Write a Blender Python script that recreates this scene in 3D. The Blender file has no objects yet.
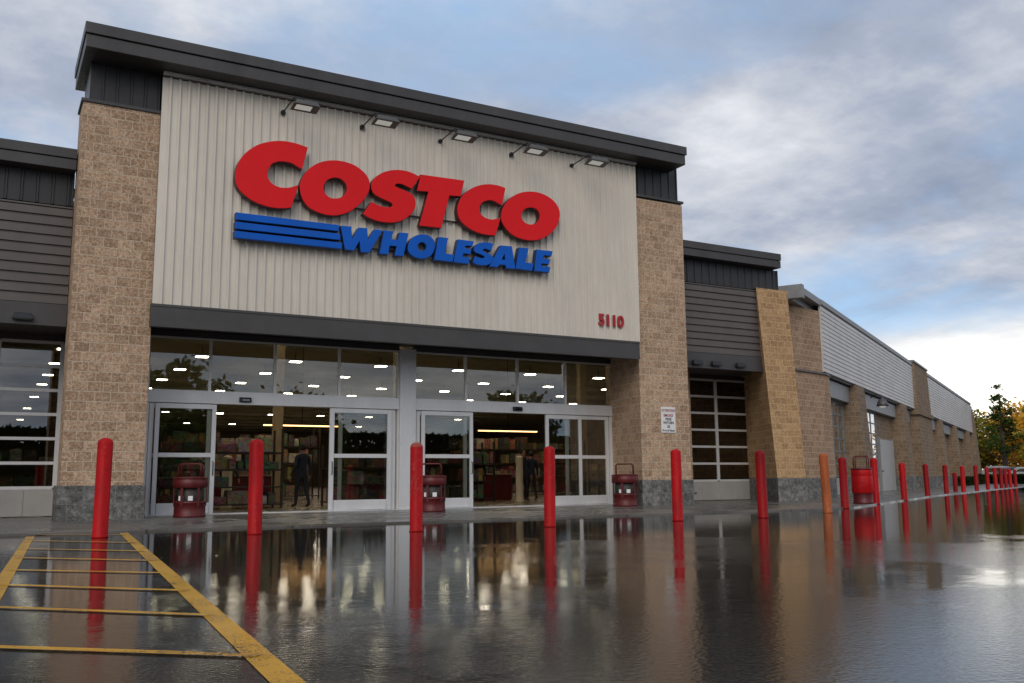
import bpy, bmesh, math, random
from mathutils import Vector, Matrix
random.seed(7)
S = bpy.context.scene
COL = S.collection
PI = math.pi

# ---------------------------------------------------------------- materials
def nmat(name):
    m = bpy.data.materials.new(name); m.use_nodes = True
    nt = m.node_tree; nt.nodes.clear()
    out = nt.nodes.new('ShaderNodeOutputMaterial')
    return m, nt, out
def N(nt, t, **kw):
    n = nt.nodes.new(t)
    for k, v in kw.items(): setattr(n, k, v)
    return n
def noise(nt, scale, detail=4, rough=.55, vec=None, dim='3D'):
    n = N(nt, 'ShaderNodeTexNoise'); n.noise_dimensions = dim
    n.inputs['Scale'].default_value = scale; n.inputs['Detail'].default_value = detail
    n.inputs['Roughness'].default_value = rough
    if vec is not None: nt.links.new(vec, n.inputs['Vector'])
    return n
def ramp(nt, fac, stops):
    r = N(nt, 'ShaderNodeValToRGB'); el = r.color_ramp.elements
    while len(el) < len(stops): el.new(.5)
    for e, (p, c) in zip(el, stops):
        e.position = p; e.color = (*c, 1) if len(c) == 3 else c
    nt.links.new(fac, r.inputs[0]); return r
def mixc(nt, fac, a, b, mode='MIX'):
    m = N(nt, 'ShaderNodeMix', data_type='RGBA', blend_type=mode)
    for sock, v in ((m.inputs[0], fac), (m.inputs[6], a), (m.inputs[7], b)):
        if hasattr(v, 'links'): nt.links.new(v, sock)
        elif isinstance(v, (int, float)): sock.default_value = v
        else: sock.default_value = (*v, 1)
    return m.outputs[2]
def mth(nt, op, a, b=None, clamp=False):
    m = N(nt, 'ShaderNodeMath', operation=op); m.use_clamp = clamp
    for sock, v in ((m.inputs[0], a), (m.inputs[1], b)):
        if v is None: continue
        if hasattr(v, 'links'): nt.links.new(v, sock)
        else: sock.default_value = v
    return m.outputs[0]
def bump(nt, h, strength, dist=.02, normal=None):
    b = N(nt, 'ShaderNodeBump'); b.inputs['Strength'].default_value = strength
    b.inputs['Distance'].default_value = dist; nt.links.new(h, b.inputs['Height'])
    if normal is not None: nt.links.new(normal, b.inputs['Normal'])
    return b.outputs[0]
def pos(nt):
    return N(nt, 'ShaderNodeNewGeometry').outputs['Position']
def objco(nt):
    return N(nt, 'ShaderNodeTexCoord').outputs['Object']
def scaled(nt, vec, s, rot=0):
    m = N(nt, 'ShaderNodeMapping'); m.inputs['Scale'].default_value = s
    m.inputs['Rotation'].default_value = (0, 0, rot)
    nt.links.new(vec, m.inputs['Vector']); return m.outputs[0]
def bsdf(nt, out, color=None, rough=.5, metal=0, normal=None, spec=None, coat=0, ior=None):
    b = N(nt, 'ShaderNodeBsdfPrincipled')
    def setv(name, v):
        if v is None: return
        if hasattr(v, 'links'): nt.links.new(v, b.inputs[name])
        elif isinstance(v, (tuple, list)): b.inputs[name].default_value = (*v, 1)
        else: b.inputs[name].default_value = v
    setv('Base Color', color); setv('Roughness', rough); setv('Metallic', metal)
    setv('Specular IOR Level', spec); setv('Coat Weight', coat); setv('IOR', ior)
    if normal is not None: nt.links.new(normal, b.inputs['Normal'])
    nt.links.new(b.outputs[0], out.inputs[0]); return b

def plain(name, col, rough=.5, metal=0, var=.18, vscale=3., streak=False, coat=0, bumps=0, spec=None):
    """painted / metal / plastic surface with uneven tone and sheen"""
    m, nt, out = nmat(name)
    p = pos(nt)
    v = scaled(nt, p, (1, 1, .25)) if streak else p
    n = noise(nt, vscale, 6, .65, v)
    n2 = noise(nt, vscale * 9, 3, .6, v)
    f = mth(nt, 'ADD', mth(nt, 'MULTIPLY', n.outputs[0], .7), mth(nt, 'MULTIPLY', n2.outputs[0], .3))
    r = ramp(nt, f, [(.3, tuple(c * (1 - var) for c in col)), (.7, tuple(min(1, c * (1 + var)) for c in col))])
    rr = ramp(nt, n2.outputs[0], [(.3, (max(.03, rough - .1),) * 3), (.7, (min(1, rough + .12),) * 3)])
    nm = bump(nt, n2.outputs[0], bumps, .01) if bumps else None
    bsdf(nt, out, r.outputs[0], rr.outputs[0], metal, nm, coat=coat, spec=spec)
    return m

def worn_plastic(name, col, worn, rough=.5, spec=.17):
    """sleeve plastic with faded streaks and pale scuffs"""
    m, nt, out = nmat(name); p = pos(nt)
    a = noise(nt, 5, 6, .65, scaled(nt, p, (1, 1, .22))); s = noise(nt, 34, 4, .7, scaled(nt, p, (1, 1, .5))); b = noise(nt, 1.7, 2, .5, p)
    base = ramp(nt, a.outputs[0], [(.3, tuple(c * .62 for c in col)), (.7, tuple(c * 1.3 for c in col))]).outputs[0]
    f = mth(nt, 'ADD', mth(nt, 'MULTIPLY', s.outputs[0], .75), mth(nt, 'MULTIPLY', b.outputs[0], .25))
    k = ramp(nt, f, [(.57, (0, 0, 0)), (.66, (1, 1, 1))]).outputs[0]
    bsdf(nt, out, mixc(nt, mth(nt, 'MULTIPLY', k, .6), base, worn), rough, 0, bump(nt, s.outputs[0], .08, .004), spec=spec); return m
def block_mat(name, cols, mortar, bw, bh, bumpk=.6, grain=26, ms=.009):
    """split-face concrete block laid in running bond, uv in metres"""
    m, nt, out = nmat(name)
    uv = N(nt, 'ShaderNodeUVMap').outputs[0]
    br = N(nt, 'ShaderNodeTexBrick'); nt.links.new(uv, br.inputs['Vector'])
    br.inputs['Scale'].default_value = 1; br.inputs['Brick Width'].default_value = bw
    br.inputs['Row Height'].default_value = bh; br.inputs['Mortar Size'].default_value = ms
    br.inputs['Mortar Smooth'].default_value = .3; br.inputs['Bias'].default_value = -.1
    br.inputs['Color1'].default_value = (0, 0, 0, 1); br.inputs['Color2'].default_value = (1, 1, 1, 1)
    br.inputs['Mortar'].default_value = (.5, .5, .5, 1)
    p = pos(nt)
    g = noise(nt, grain, 6, .7, p); big = noise(nt, .55, 4, .6, p)
    spk = noise(nt, grain * 3, 3, .7, p)
    fac = mth(nt, 'ADD', mth(nt, 'MULTIPLY', br.outputs[0], .10), mth(nt, 'MULTIPLY', g.outputs[0], .90))
    base = ramp(nt, fac, [(.34, cols[0]), (.5, cols[1]), (.66, cols[2])])
    base2 = mixc(nt, .65, base.outputs[0], ramp(nt, spk.outputs[0], [(.3, (.3, .3, .3)), (.65, (.62, .62, .62))]).outputs[0], 'OVERLAY')
    tone = mixc(nt, .35, base2, ramp(nt, big.outputs[0], [(.3, (.36, .36, .36)), (.7, (.64, .63, .62))]).outputs[0], 'OVERLAY')
    col = mixc(nt, mth(nt, 'MULTIPLY', br.outputs[1], .85), tone, mortar)
    h = mth(nt, 'SUBTRACT', mth(nt, 'ADD', mth(nt, 'MULTIPLY', g.outputs[0], .8), mth(nt, 'MULTIPLY', spk.outputs[0], .35)), mth(nt, 'MULTIPLY', br.outputs[1], .22))
    bsdf(nt, out, col, .93, 0, bump(nt, h, bumpk, .035), spec=.2)
    return m

M = {}
M['block'] = block_mat('tan_split_block', ((.25, .158, .098), (.49, .328, .215), (.76, .555, .385)), (.64, .51, .375), .30, .205, .95, 24, .011)
M['sunlit_block'] = block_mat('sunlit_split_block', ((.25, .142, .07), (.49, .30, .15), (.72, .475, .26)), (.66, .46, .26), .30, .205, .9, 24, .011)  # warm light put into the colour: oranger copy of the tan block
M['shaded_block'] = block_mat('shaded_split_block', ((.13, .092, .060), (.24, .17, .112), (.38, .28, .195)), (.40, .31, .22), .30, .205, .9, 20)  # shade of the side wing put into the colour: darkened tan block
M['brown_block'] = block_mat('pinkish_brown_split_block', ((.22, .132, .08), (.40, .262, .17), (.62, .44, .30)), (.60, .46, .33), .30, .205, .9, 24, .011)
M['plinth'] = block_mat('grey_stone_plinth', ((.07, .069, .064), (.16, .158, .148), (.30, .29, .27)), (.24, .23, .21), .60, .37, .9, 9, .008)
M['siding'] = plain('warm_white_steel', (.655, .60, .515), .48, 0, .11, .9, True)
M['trim'] = plain('pale_trim', (.62, .60, .56), .4, .1)
M['charcoal'] = plain('charcoal_metal', (.056, .053, .052), .5, .15, .3, 1.2, True)
M['charcoal2'] = plain('charcoal_seam_metal', (.034, .033, .034), .45, .2, .2, 1.5, True)
M['louver'] = plain('brown_grey_louver_metal', (.115, .098, .09), .5, .15, .16, 1.5)
M['beam'] = plain('dark_beam_paint', (.062, .057, .055), .5, .1, .2, 1.5)
M['wing_sheet'] = plain('light_grey_sheet', (.63, .60, .57), .5, .1, .16, .8)
M['alu'] = plain('brushed_aluminium', (.70, .70, .70), .42, .25, .10, 2.5, True)
M['window_grey'] = plain('grey_window_bars', (.20, .20, .20), .5, .2)
M['door_grey'] = plain('grey_door_paint', (.40, .385, .365), .5, .1, .12, 1.5)
M['steel_lintel'] = plain('grey_steel_lintel', (.27, .265, .26), .5, .2)
M['red'] = plain('red_plastic', (.42, .003, .005), .5, 0, .38, 5, True, 0, 0, .17)
M['shaded_red'] = plain('shaded_red_plastic', (.27, .003, .005), .52, 0, .38, 5, True, 0, 0, .17)
M['faded'] = plain('faded_orange_plastic', (.40, .10, .028), .45, 0, .32, 4, True)
M['pink'] = plain('sunbleached_red_plastic', (.34, .075, .05), .5, 0, .22, 4, True)
M['bin_red'] = plain('maroon_metal', (.105, .008, .008), .45, .1, .3, 6, True, .0)
M['liner'] = plain('bin_liner', (.055, .05, .042), .6, 0, .3, 8)
M['sign_red'] = plain('sign_red_acrylic', (.74, .010, .014), .55, 0, .07, .8, False, 0, 0, .2)
M['sign_blue'] = plain('sign_blue_acrylic', (.003, .10, .50), .55, 0, .14, 1.2, False, 0, 0, .2)
M['sign_edge'] = plain('sign_edge_dark', (.10, .012, .014), .5)
M['number_red'] = plain('number_red', (.40, .008, .015), .4)
M['black'] = plain('black_metal', (.014, .014, .015), .45, .1)
M['lamp_house'] = plain('lamp_housing_grey', (.10, .098, .09), .45, .4)
M['lens0'] = plain('lamp_lens', (.85, .85, .80), .2, 0, .05)
M['red'] = worn_plastic('red_plastic_sleeve', (.42, .004, .006), (.50, .10, .075))
M['shaded_red'] = worn_plastic('shaded_red_plastic_sleeve', (.28, .003, .005), (.36, .07, .055))  # shade on the wing bollards put into a darker copy of the red
M['faded'] = worn_plastic('faded_orange_plastic_sleeve', (.40, .10, .028), (.52, .22, .11))
M['pink'] = worn_plastic('sunbleached_red_sleeve', (.32, .065, .045), (.45, .16, .12))
M['white'] = plain('white_enamel', (.78, .76, .74), .35, 0, .06)
M['ink'] = plain('black_ink', (.05, .045, .05), .6)
M['ink_red'] = plain('red_ink', (.32, .06, .07), .6)
M['beige'] = plain('cream_plastic', (.50, .42, .29), .45, 0, .12, 4, True)
M['roof'] = plain('roof_membrane', (.2, .2, .2), .8)
M['in_wall'] = plain('interior_wall_tan', (.36, .27, .16), .8, 0, .3, .6)
M['in_ceiling'] = plain('dark_deck_ceiling', (.52, .49, .38), .8, 0, .25, .35)
M['in_floor'] = plain('polished_concrete_floor', (.22, .17, .10), .22, 0, .25, 1.2)
M['rack'] = plain('dark_rack_steel', (.05, .035, .03), .5, .3)
M['bark'] = plain('grey_brown_bark', (.075, .055, .04), .9, 0, .35, 8, True, 0, .5)

def glass(name, tint, extra=0.0):
    m, nt, out = nmat(name)
    tr = N(nt, 'ShaderNodeBsdfTransparent'); tr.inputs[0].default_value = (*tint, 1)
    gl = N(nt, 'ShaderNodeBsdfGlossy'); gl.inputs['Roughness'].default_value = .004
    n = noise(nt, .9, 1, .4, pos(nt))
    b = bump(nt, n.outputs[0], .04, .02); nt.links.new(b, gl.inputs['Normal'])
    fr = N(nt, 'ShaderNodeFresnel'); fr.inputs['IOR'].default_value = 1.52
    f = mth(nt, 'ADD', mth(nt, 'MULTIPLY', fr.outputs[0], 2.5), extra, True)
    mx = N(nt, 'ShaderNodeMixShader'); nt.links.new(f, mx.inputs[0])
    nt.links.new(tr.outputs[0], mx.inputs[1]); nt.links.new(gl.outputs[0], mx.inputs[2])
    nt.links.new(mx.outputs[0], out.inputs[0]); return m
M['glass'] = glass('window_glass', (.86, .87, .83))
M['glass_dark'] = glass('tinted_glass', (.6, .62, .6), .05)

def emit(name, col, k):
    m, nt, out = nmat(name)
    e = N(nt, 'ShaderNodeEmission'); e.inputs[0].default_value = (*col, 1); e.inputs[1].default_value = k
    nt.links.new(e.outputs[0], out.inputs[0]); return m
def lit_goods(name, a, b, k, sc):
    m, nt, out = nmat(name); v = N(nt, 'ShaderNodeTexVoronoi'); v.inputs['Scale'].default_value = sc; nt.links.new(scaled(nt, pos(nt), (1, 1, 1.6)), v.inputs['Vector'])
    e = N(nt, 'ShaderNodeEmission'); sp = N(nt, 'ShaderNodeSeparateColor'); nt.links.new(v.outputs['Color'], sp.inputs[0])
    c = ramp(nt, sp.outputs[0], [(.1, (.02, .012, .008)), (.45, b), (.85, a)]); nt.links.new(c.outputs[0], e.inputs[0]); e.inputs[1].default_value = k
    nt.links.new(e.outputs[0], out.inputs[0]); return m
M['lens'] = emit('glowing_flood_lens', (1, .97, .88), .26)
M['warm_tube'] = emit('lit_warm_shelf_lamp', (1, .55, .2), 3.5)
M['tube'] = emit('lit_strip_lamp', (1, .88, .68), 24)
M['warm_lit'] = lit_goods('lit_warm_display', (1, .55, .22), (.45, .08, .03), .32, 8)
M['amber_lit'] = lit_goods('lit_amber_display', (1, .55, .10), (.6, .28, .04), .22, 5)

def wet_road():
    m, nt, out = nmat('wet_asphalt')
    p = pos(nt)
    big = noise(nt, .16, 3, .5, p)             # where water stands
    mid = noise(nt, .9, 6, .68, p)
    grit = noise(nt, 42, 4, .75, p)
    agg = N(nt, 'ShaderNodeTexVoronoi'); agg.inputs['Scale'].default_value = 36; nt.links.new(p, agg.inputs['Vector'])
    pud = mth(nt, 'ADD', mth(nt, 'MULTIPLY', big.outputs[0], .62), mth(nt, 'MULTIPLY', mid.outputs[0], .38))
    # water collects away from the camera's corner of the lot, along the shallow channel near the store
    sep = N(nt, 'ShaderNodeSeparateXYZ'); nt.links.new(p, sep.inputs[0])
    ch = mth(nt, 'MULTIPLY', mth(nt, 'SUBTRACT', sep.outputs[1], 6.0), .022)
    ch = mth(nt, 'MINIMUM', ch, .12); ch = mth(nt, 'MAXIMUM', ch, -.07)
    pud = mth(nt, 'ADD', pud, ch)
    dry = ramp(nt, pud, [(.47, (1, 1, 1)), (.54, (0, 0, 0))]).outputs[0]   # 1 = rough wet grit, 0 = film of water
    col = mixc(nt, ramp(nt, grit.outputs[0], [(.38, (0, 0, 0)), (.6, (.55, .55, .55)), (.74, (1, 1, 1))]).outputs[0], (.006, .0054, .0044), (.085, .074, .06))
    stain = ramp(nt, mid.outputs[0], [(.35, (.4, .4, .4)), (.7, (.6, .6, .6))]).outputs[0]
    col = mixc(nt, .5, col, stain, 'OVERLAY')
    rough = mth(nt, 'ADD', mth(nt, 'MULTIPLY', dry, .034), .010)
    rip = noise(nt, 6.5, 4, .62, scaled(nt, p, (.45, 1, 1), math.radians(29)))
    rip2 = noise(nt, 1.1, 2, .5, p)
    hr = mth(nt, 'ADD', mth(nt, 'MULTIPLY', rip.outputs[0], .5), mth(nt, 'MULTIPLY', rip2.outputs[0], .35))
    fine = noise(nt, 24, 3, .65, p)
    b0 = bump(nt, fine.outputs[0], .16, .0018)
    b1 = bump(nt, hr, .26, .0072, b0)
    hg = mth(nt, 'MULTIPLY', mth(nt, 'ADD', agg.outputs['Distance'], grit.outputs[0]), mth(nt, 'ADD', mth(nt, 'MULTIPLY', dry, .85), .12))
    b2 = bump(nt, hg, .22, .0032, b1)
    bsdf(nt, out, col, rough, 0, b2, ior=1.36, spec=.62)
    return m
def wet_concrete():
    m, nt, out = nmat('damp_concrete')
    p = pos(nt)
    a = noise(nt, .7, 5, .6, p); g = noise(nt, 40, 4, .7, p)
    col = ramp(nt, mth(nt, 'ADD', mth(nt, 'MULTIPLY', a.outputs[0], .7), mth(nt, 'MULTIPLY', g.outputs[0], .3)),
               [(.35, (.085, .078, .068)), (.65, (.19, .175, .155))]).outputs[0]
    rough = ramp(nt, a.outputs[0], [(.35, (.16,) * 3), (.65, (.42,) * 3)]).outputs[0]
    jt = N(nt, 'ShaderNodeTexBrick'); jt.offset = 0; nt.links.new(p, jt.inputs['Vector']); jt.inputs['Scale'].default_value = 1
    jt.inputs['Brick Width'].default_value = 2.4; jt.inputs['Row Height'].default_value = 1.9; jt.inputs['Mortar Size'].default_value = .012
    col = mixc(nt, jt.outputs[1], col, (.035, .032, .028))
    bsdf(nt, out, col, rough, 0, bump(nt, g.outputs[0], .25, .006), spec=.5)
    return m
def wet_paint():
    m, nt, out = nmat('worn_wet_yellow_paint')
    p = pos(nt)
    a = noise(nt, 60, 4, .75, p); c = noise(nt, 1.6, 4, .6, p)
    f = mth(nt, 'ADD', mth(nt, 'MULTIPLY', a.outputs[0], .6), mth(nt, 'MULTIPLY', c.outputs[0], .4))
    wear = ramp(nt, f, [(.385, (0, 0, 0)), (.475, (1, 1, 1))]).outputs[0]
    col = mixc(nt, wear, (.05, .042, .03), mixc(nt, c.outputs[0], (.56, .27, .012), (.78, .42, .035)))
    bsdf(nt, out, col, .24, 0, bump(nt, a.outputs[0], .3, .004), ior=1.36, spec=.5)
    return m
M['road'] = wet_road(); M['walk'] = wet_concrete(); M['yellow'] = wet_paint()
def leafmat(name, cols, scale=1.1):
    m, nt, out = nmat(name)
    n = noise(nt, scale, 3, .7, pos(nt)); n2 = noise(nt, 14, 2, .6, pos(nt))
    f = mth(nt, 'ADD', mth(nt, 'MULTIPLY', n.outputs[0], .65), mth(nt, 'MULTIPLY', n2.outputs[0], .35))
    c = ramp(nt, f, [(.33, cols[0]), (.5, cols[1]), (.68, cols[2])]).outputs[0]
    d = N(nt, 'ShaderNodeBsdfDiffuse'); nt.links.new(c, d.inputs[0])
    t = N(nt, 'ShaderNodeBsdfTranslucent'); nt.links.new(c, t.inputs[0])
    mx = N(nt, 'ShaderNodeMixShader'); mx.inputs[0].default_value = .35
    nt.links.new(d.outputs[0], mx.inputs[1]); nt.links.new(t.outputs[0], mx.inputs[2]); nt.links.new(mx.outputs[0], out.inputs[0])
    return m
M['leaf_green'] = leafmat('dark_green_leaf', ((.025, .048, .013), (.06, .10, .025), (.12, .15, .035)))
M['leaf_olive'] = leafmat('olive_turning_leaf', ((.10, .11, .02), (.28, .25, .04), (.52, .38, .06)))
M['leaf_gold'] = leafmat('golden_autumn_leaf', ((.34, .17, .015), (.72, .38, .04), (.88, .55, .08)))
M['leaf_hedge'] = leafmat('hedge_leaf', ((.008, .014, .006), (.018, .03, .010), (.035, .05, .016)), 3)
M['car_white'] = plain('white_car_paint', (.42, .43, .44), .25, 0, .05, 1, False, .6)
M['car_silver'] = plain('silver_car_paint', (.16, .17, .19), .28, .5, .05, 1, False, .6)
M['tyre'] = plain('tyre_rubber', (.015, .015, .015), .8)
def goods_mat(name, c):
    m, nt, out = nmat(name); v = N(nt, 'ShaderNodeTexVoronoi'); v.inputs['Scale'].default_value = 11; nt.links.new(scaled(nt, pos(nt), (1, 1, 1.5)), v.inputs['Vector'])
    hs = N(nt, 'ShaderNodeHueSaturation'); hs.inputs['Saturation'].default_value = 1.1; nt.links.new(v.outputs['Color'], hs.inputs['Color'])
    k = mixc(nt, .8, hs.outputs[0], c, 'MULTIPLY'); bsdf(nt, out, mixc(nt, .45, k, c), .55); return m
M['skin'] = plain('skin', (.35, .20, .14), .55)
M['jacket'] = plain('dark_jacket_cloth', (.022, .026, .04), .9)
M['jacket2'] = plain('dark_brown_coat_cloth', (.03, .02, .017), .9)
M['trouser'] = plain('dark_trouser_cloth', (.02, .021, .026), .9)
M['hair'] = plain('dark_hair', (.012, .009, .007), .6)
M['shoe'] = plain('black_shoe', (.01, .01, .01), .5)
GOODS = [goods_mat('carton_%s' % n, c) for n, c in (('tan', (.30, .20, .10)), ('red', (.30, .03, .025)), ('green', (.06, .12, .035)),
         ('cream', (.45, .38, .25)), ('brown', (.12, .07, .035)), ('yellow', (.40, .26, .05)), ('white', (.55, .52, .46)), ('dark', (.03, .03, .03)), ('pink', (.38, .12, .11)))]

# ---------------------------------------------------------------- mesh helpers
class MB:
    """collects faces (world or local metres) for ONE mesh object"""
    def __init__(s): s.v = []; s.f = []; s.sm = []
    def face(s, pts, smooth=False):
        i = len(s.v); s.v += [tuple(p) for p in pts]; s.f.append(tuple(range(i, i + len(pts)))); s.sm.append(smooth)
    def mesh(s, verts, faces, smooth=False):
        i = len(s.v); s.v += [tuple(p) for p in verts]
        for f in faces: s.f.append(tuple(i + k for k in f)); s.sm.append(smooth)
    def box(s, x0, x1, y0, y1, z0, z1):
        x0, x1 = sorted((x0, x1)); y0, y1 = sorted((y0, y1)); z0, z1 = sorted((z0, z1))
        v = [(x, y, z) for z in (z0, z1) for x, y in ((x0, y0), (x1, y0), (x1, y1), (x0, y1))]
        s.mesh(v, [(0, 3, 2, 1), (4, 5, 6, 7), (0, 1, 5, 4), (1, 2, 6, 5), (2, 3, 7, 6), (3, 0, 4, 7)])
        return s
    def loft(s, a, b, smooth=False):
        """closed solid between two rings of equal length"""
        n = len(a)
        s.mesh(list(a) + list(b), [(i, (i + 1) % n, n + (i + 1) % n, n + i) for i in range(n)], smooth)
        s.face(list(reversed(a))); s.face(list(b)); return s
    def prism(s, poly, z0, z1):
        return s.loft([(x, y, z0) for x, y in poly], [(x, y, z1) for x, y in poly])
    def extrude(s, pts, vec):
        return s.loft([tuple(p) for p in pts], [tuple(Vector(p) + Vector(vec)) for p in pts])
    def rings(s, rs, cap=True, smooth=True):
        n = len(rs[0]); base = [p for r in rs for p in r]; f = []
        for k in range(len(rs) - 1):
            for i in range(n): f.append((k * n + i, k * n + (i + 1) % n, (k + 1) * n + (i + 1) % n, (k + 1) * n + i))
        s.mesh(base, f, smooth)
        if cap: s.face(list(reversed(rs[0]))); s.face(list(rs[-1]))
        return s
    def lathe(s, prof, c=(0, 0, 0), n=24, smooth=True):
        return s.rings([[(c[0] + r * math.cos(2 * PI * i / n), c[1] + r * math.sin(2 * PI * i / n), c[2] + z) for i in range(n)] for r, z in prof], True, smooth)
    def tube(s, path, r, n=10):
        path = [Vector(p) for p in path]; rs = []
        rr = r if isinstance(r, (list, tuple)) else [r] * len(path)
        for i, p in enumerate(path):
            t = (path[min(i + 1, len(path) - 1)] - path[max(i - 1, 0)]).normalized()
            a = t.orthogonal().normalized() if i == 0 else (a - t * a.dot(t)).normalized()
            b = t.cross(a)
            rs.append([tuple(p + (a * math.cos(2 * PI * k / n) + b * math.sin(2 * PI * k / n)) * rr[i]) for k in range(n)])
        return s.rings(rs)
    def build(s, name, mat, parent=None, bevel=0, weld=True):
        off = parent_loc(parent)
        me = bpy.data.meshes.new(name)
        me.from_pydata([tuple(Vector(p) - off) for p in s.v], [], s.f)
        bm = bmesh.new(); bm.from_mesh(me)
        bm.faces.ensure_lookup_table()
        for f, sm in zip(bm.faces, s.sm): f.smooth = sm
        if weld: bmesh.ops.remove_doubles(bm, verts=bm.verts, dist=1e-5)
        bmesh.ops.recalc_face_normals(bm, faces=bm.faces)
        if bevel:
            ed = [e for e in bm.edges if len(e.link_faces) == 2 and e.calc_face_angle(0) > .6]
            bmesh.ops.bevel(bm, geom=ed, offset=bevel, segments=2, profile=.6, affect='EDGES', clamp_overlap=True)
        uv = bm.loops.layers.uv.new('UVMap')
        for f in bm.faces:
            n = f.normal
            if abs(n.z) < .7:
                t = Vector((-n.y, n.x, 0)).normalized()
                for l in f.loops:
                    p = l.vert.co + off; l[uv].uv = (p.dot(t), p.z)
            else:
                for l in f.loops:
                    p = l.vert.co + off; l[uv].uv = (p.x, p.y)
        bm.to_mesh(me); bm.free()
        return link(name, me, mat, parent)
def parent_loc(parent):
    off = Vector((0, 0, 0)); q = parent
    while q is not None: off = off + Vector(q.location); q = q.parent
    return off
def link(name, me, mat, parent=None):
    o = bpy.data.objects.new(name, me); COL.objects.link(o)
    if mat is not None and not me.materials: me.materials.append(mat)
    if parent is not None: o.parent = parent
    return o
def tag(o, label=None, cat=None, group=None, kind=None):
    if label: o['label'] = label
    if cat: o['category'] = cat
    if group: o['group'] = group
    if kind: o['kind'] = kind
    return o
def thing(name, label, cat, loc=(0, 0, 0), rz=0, group=None):
    o = bpy.data.objects.new(name, None); COL.objects.link(o); o.empty_display_size = .2
    o.location = loc; o.rotation_euler = (0, 0, rz)
    return tag(o, label, cat, group)
def copy_tree(o, parent=None):
    c = o.copy(); COL.objects.link(c)
    if parent is not None: c.parent = parent
    for ch in [k for k in bpy.data.objects if k.parent is o and k is not c]: copy_tree(ch, c)
    return c
def dup(o, loc, label, rz=0, group=None):
    c = copy_tree(o); c.location = loc; c.rotation_euler = (0, 0, rz); c['label'] = label
    if group: c['group'] = group
    return c

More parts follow.
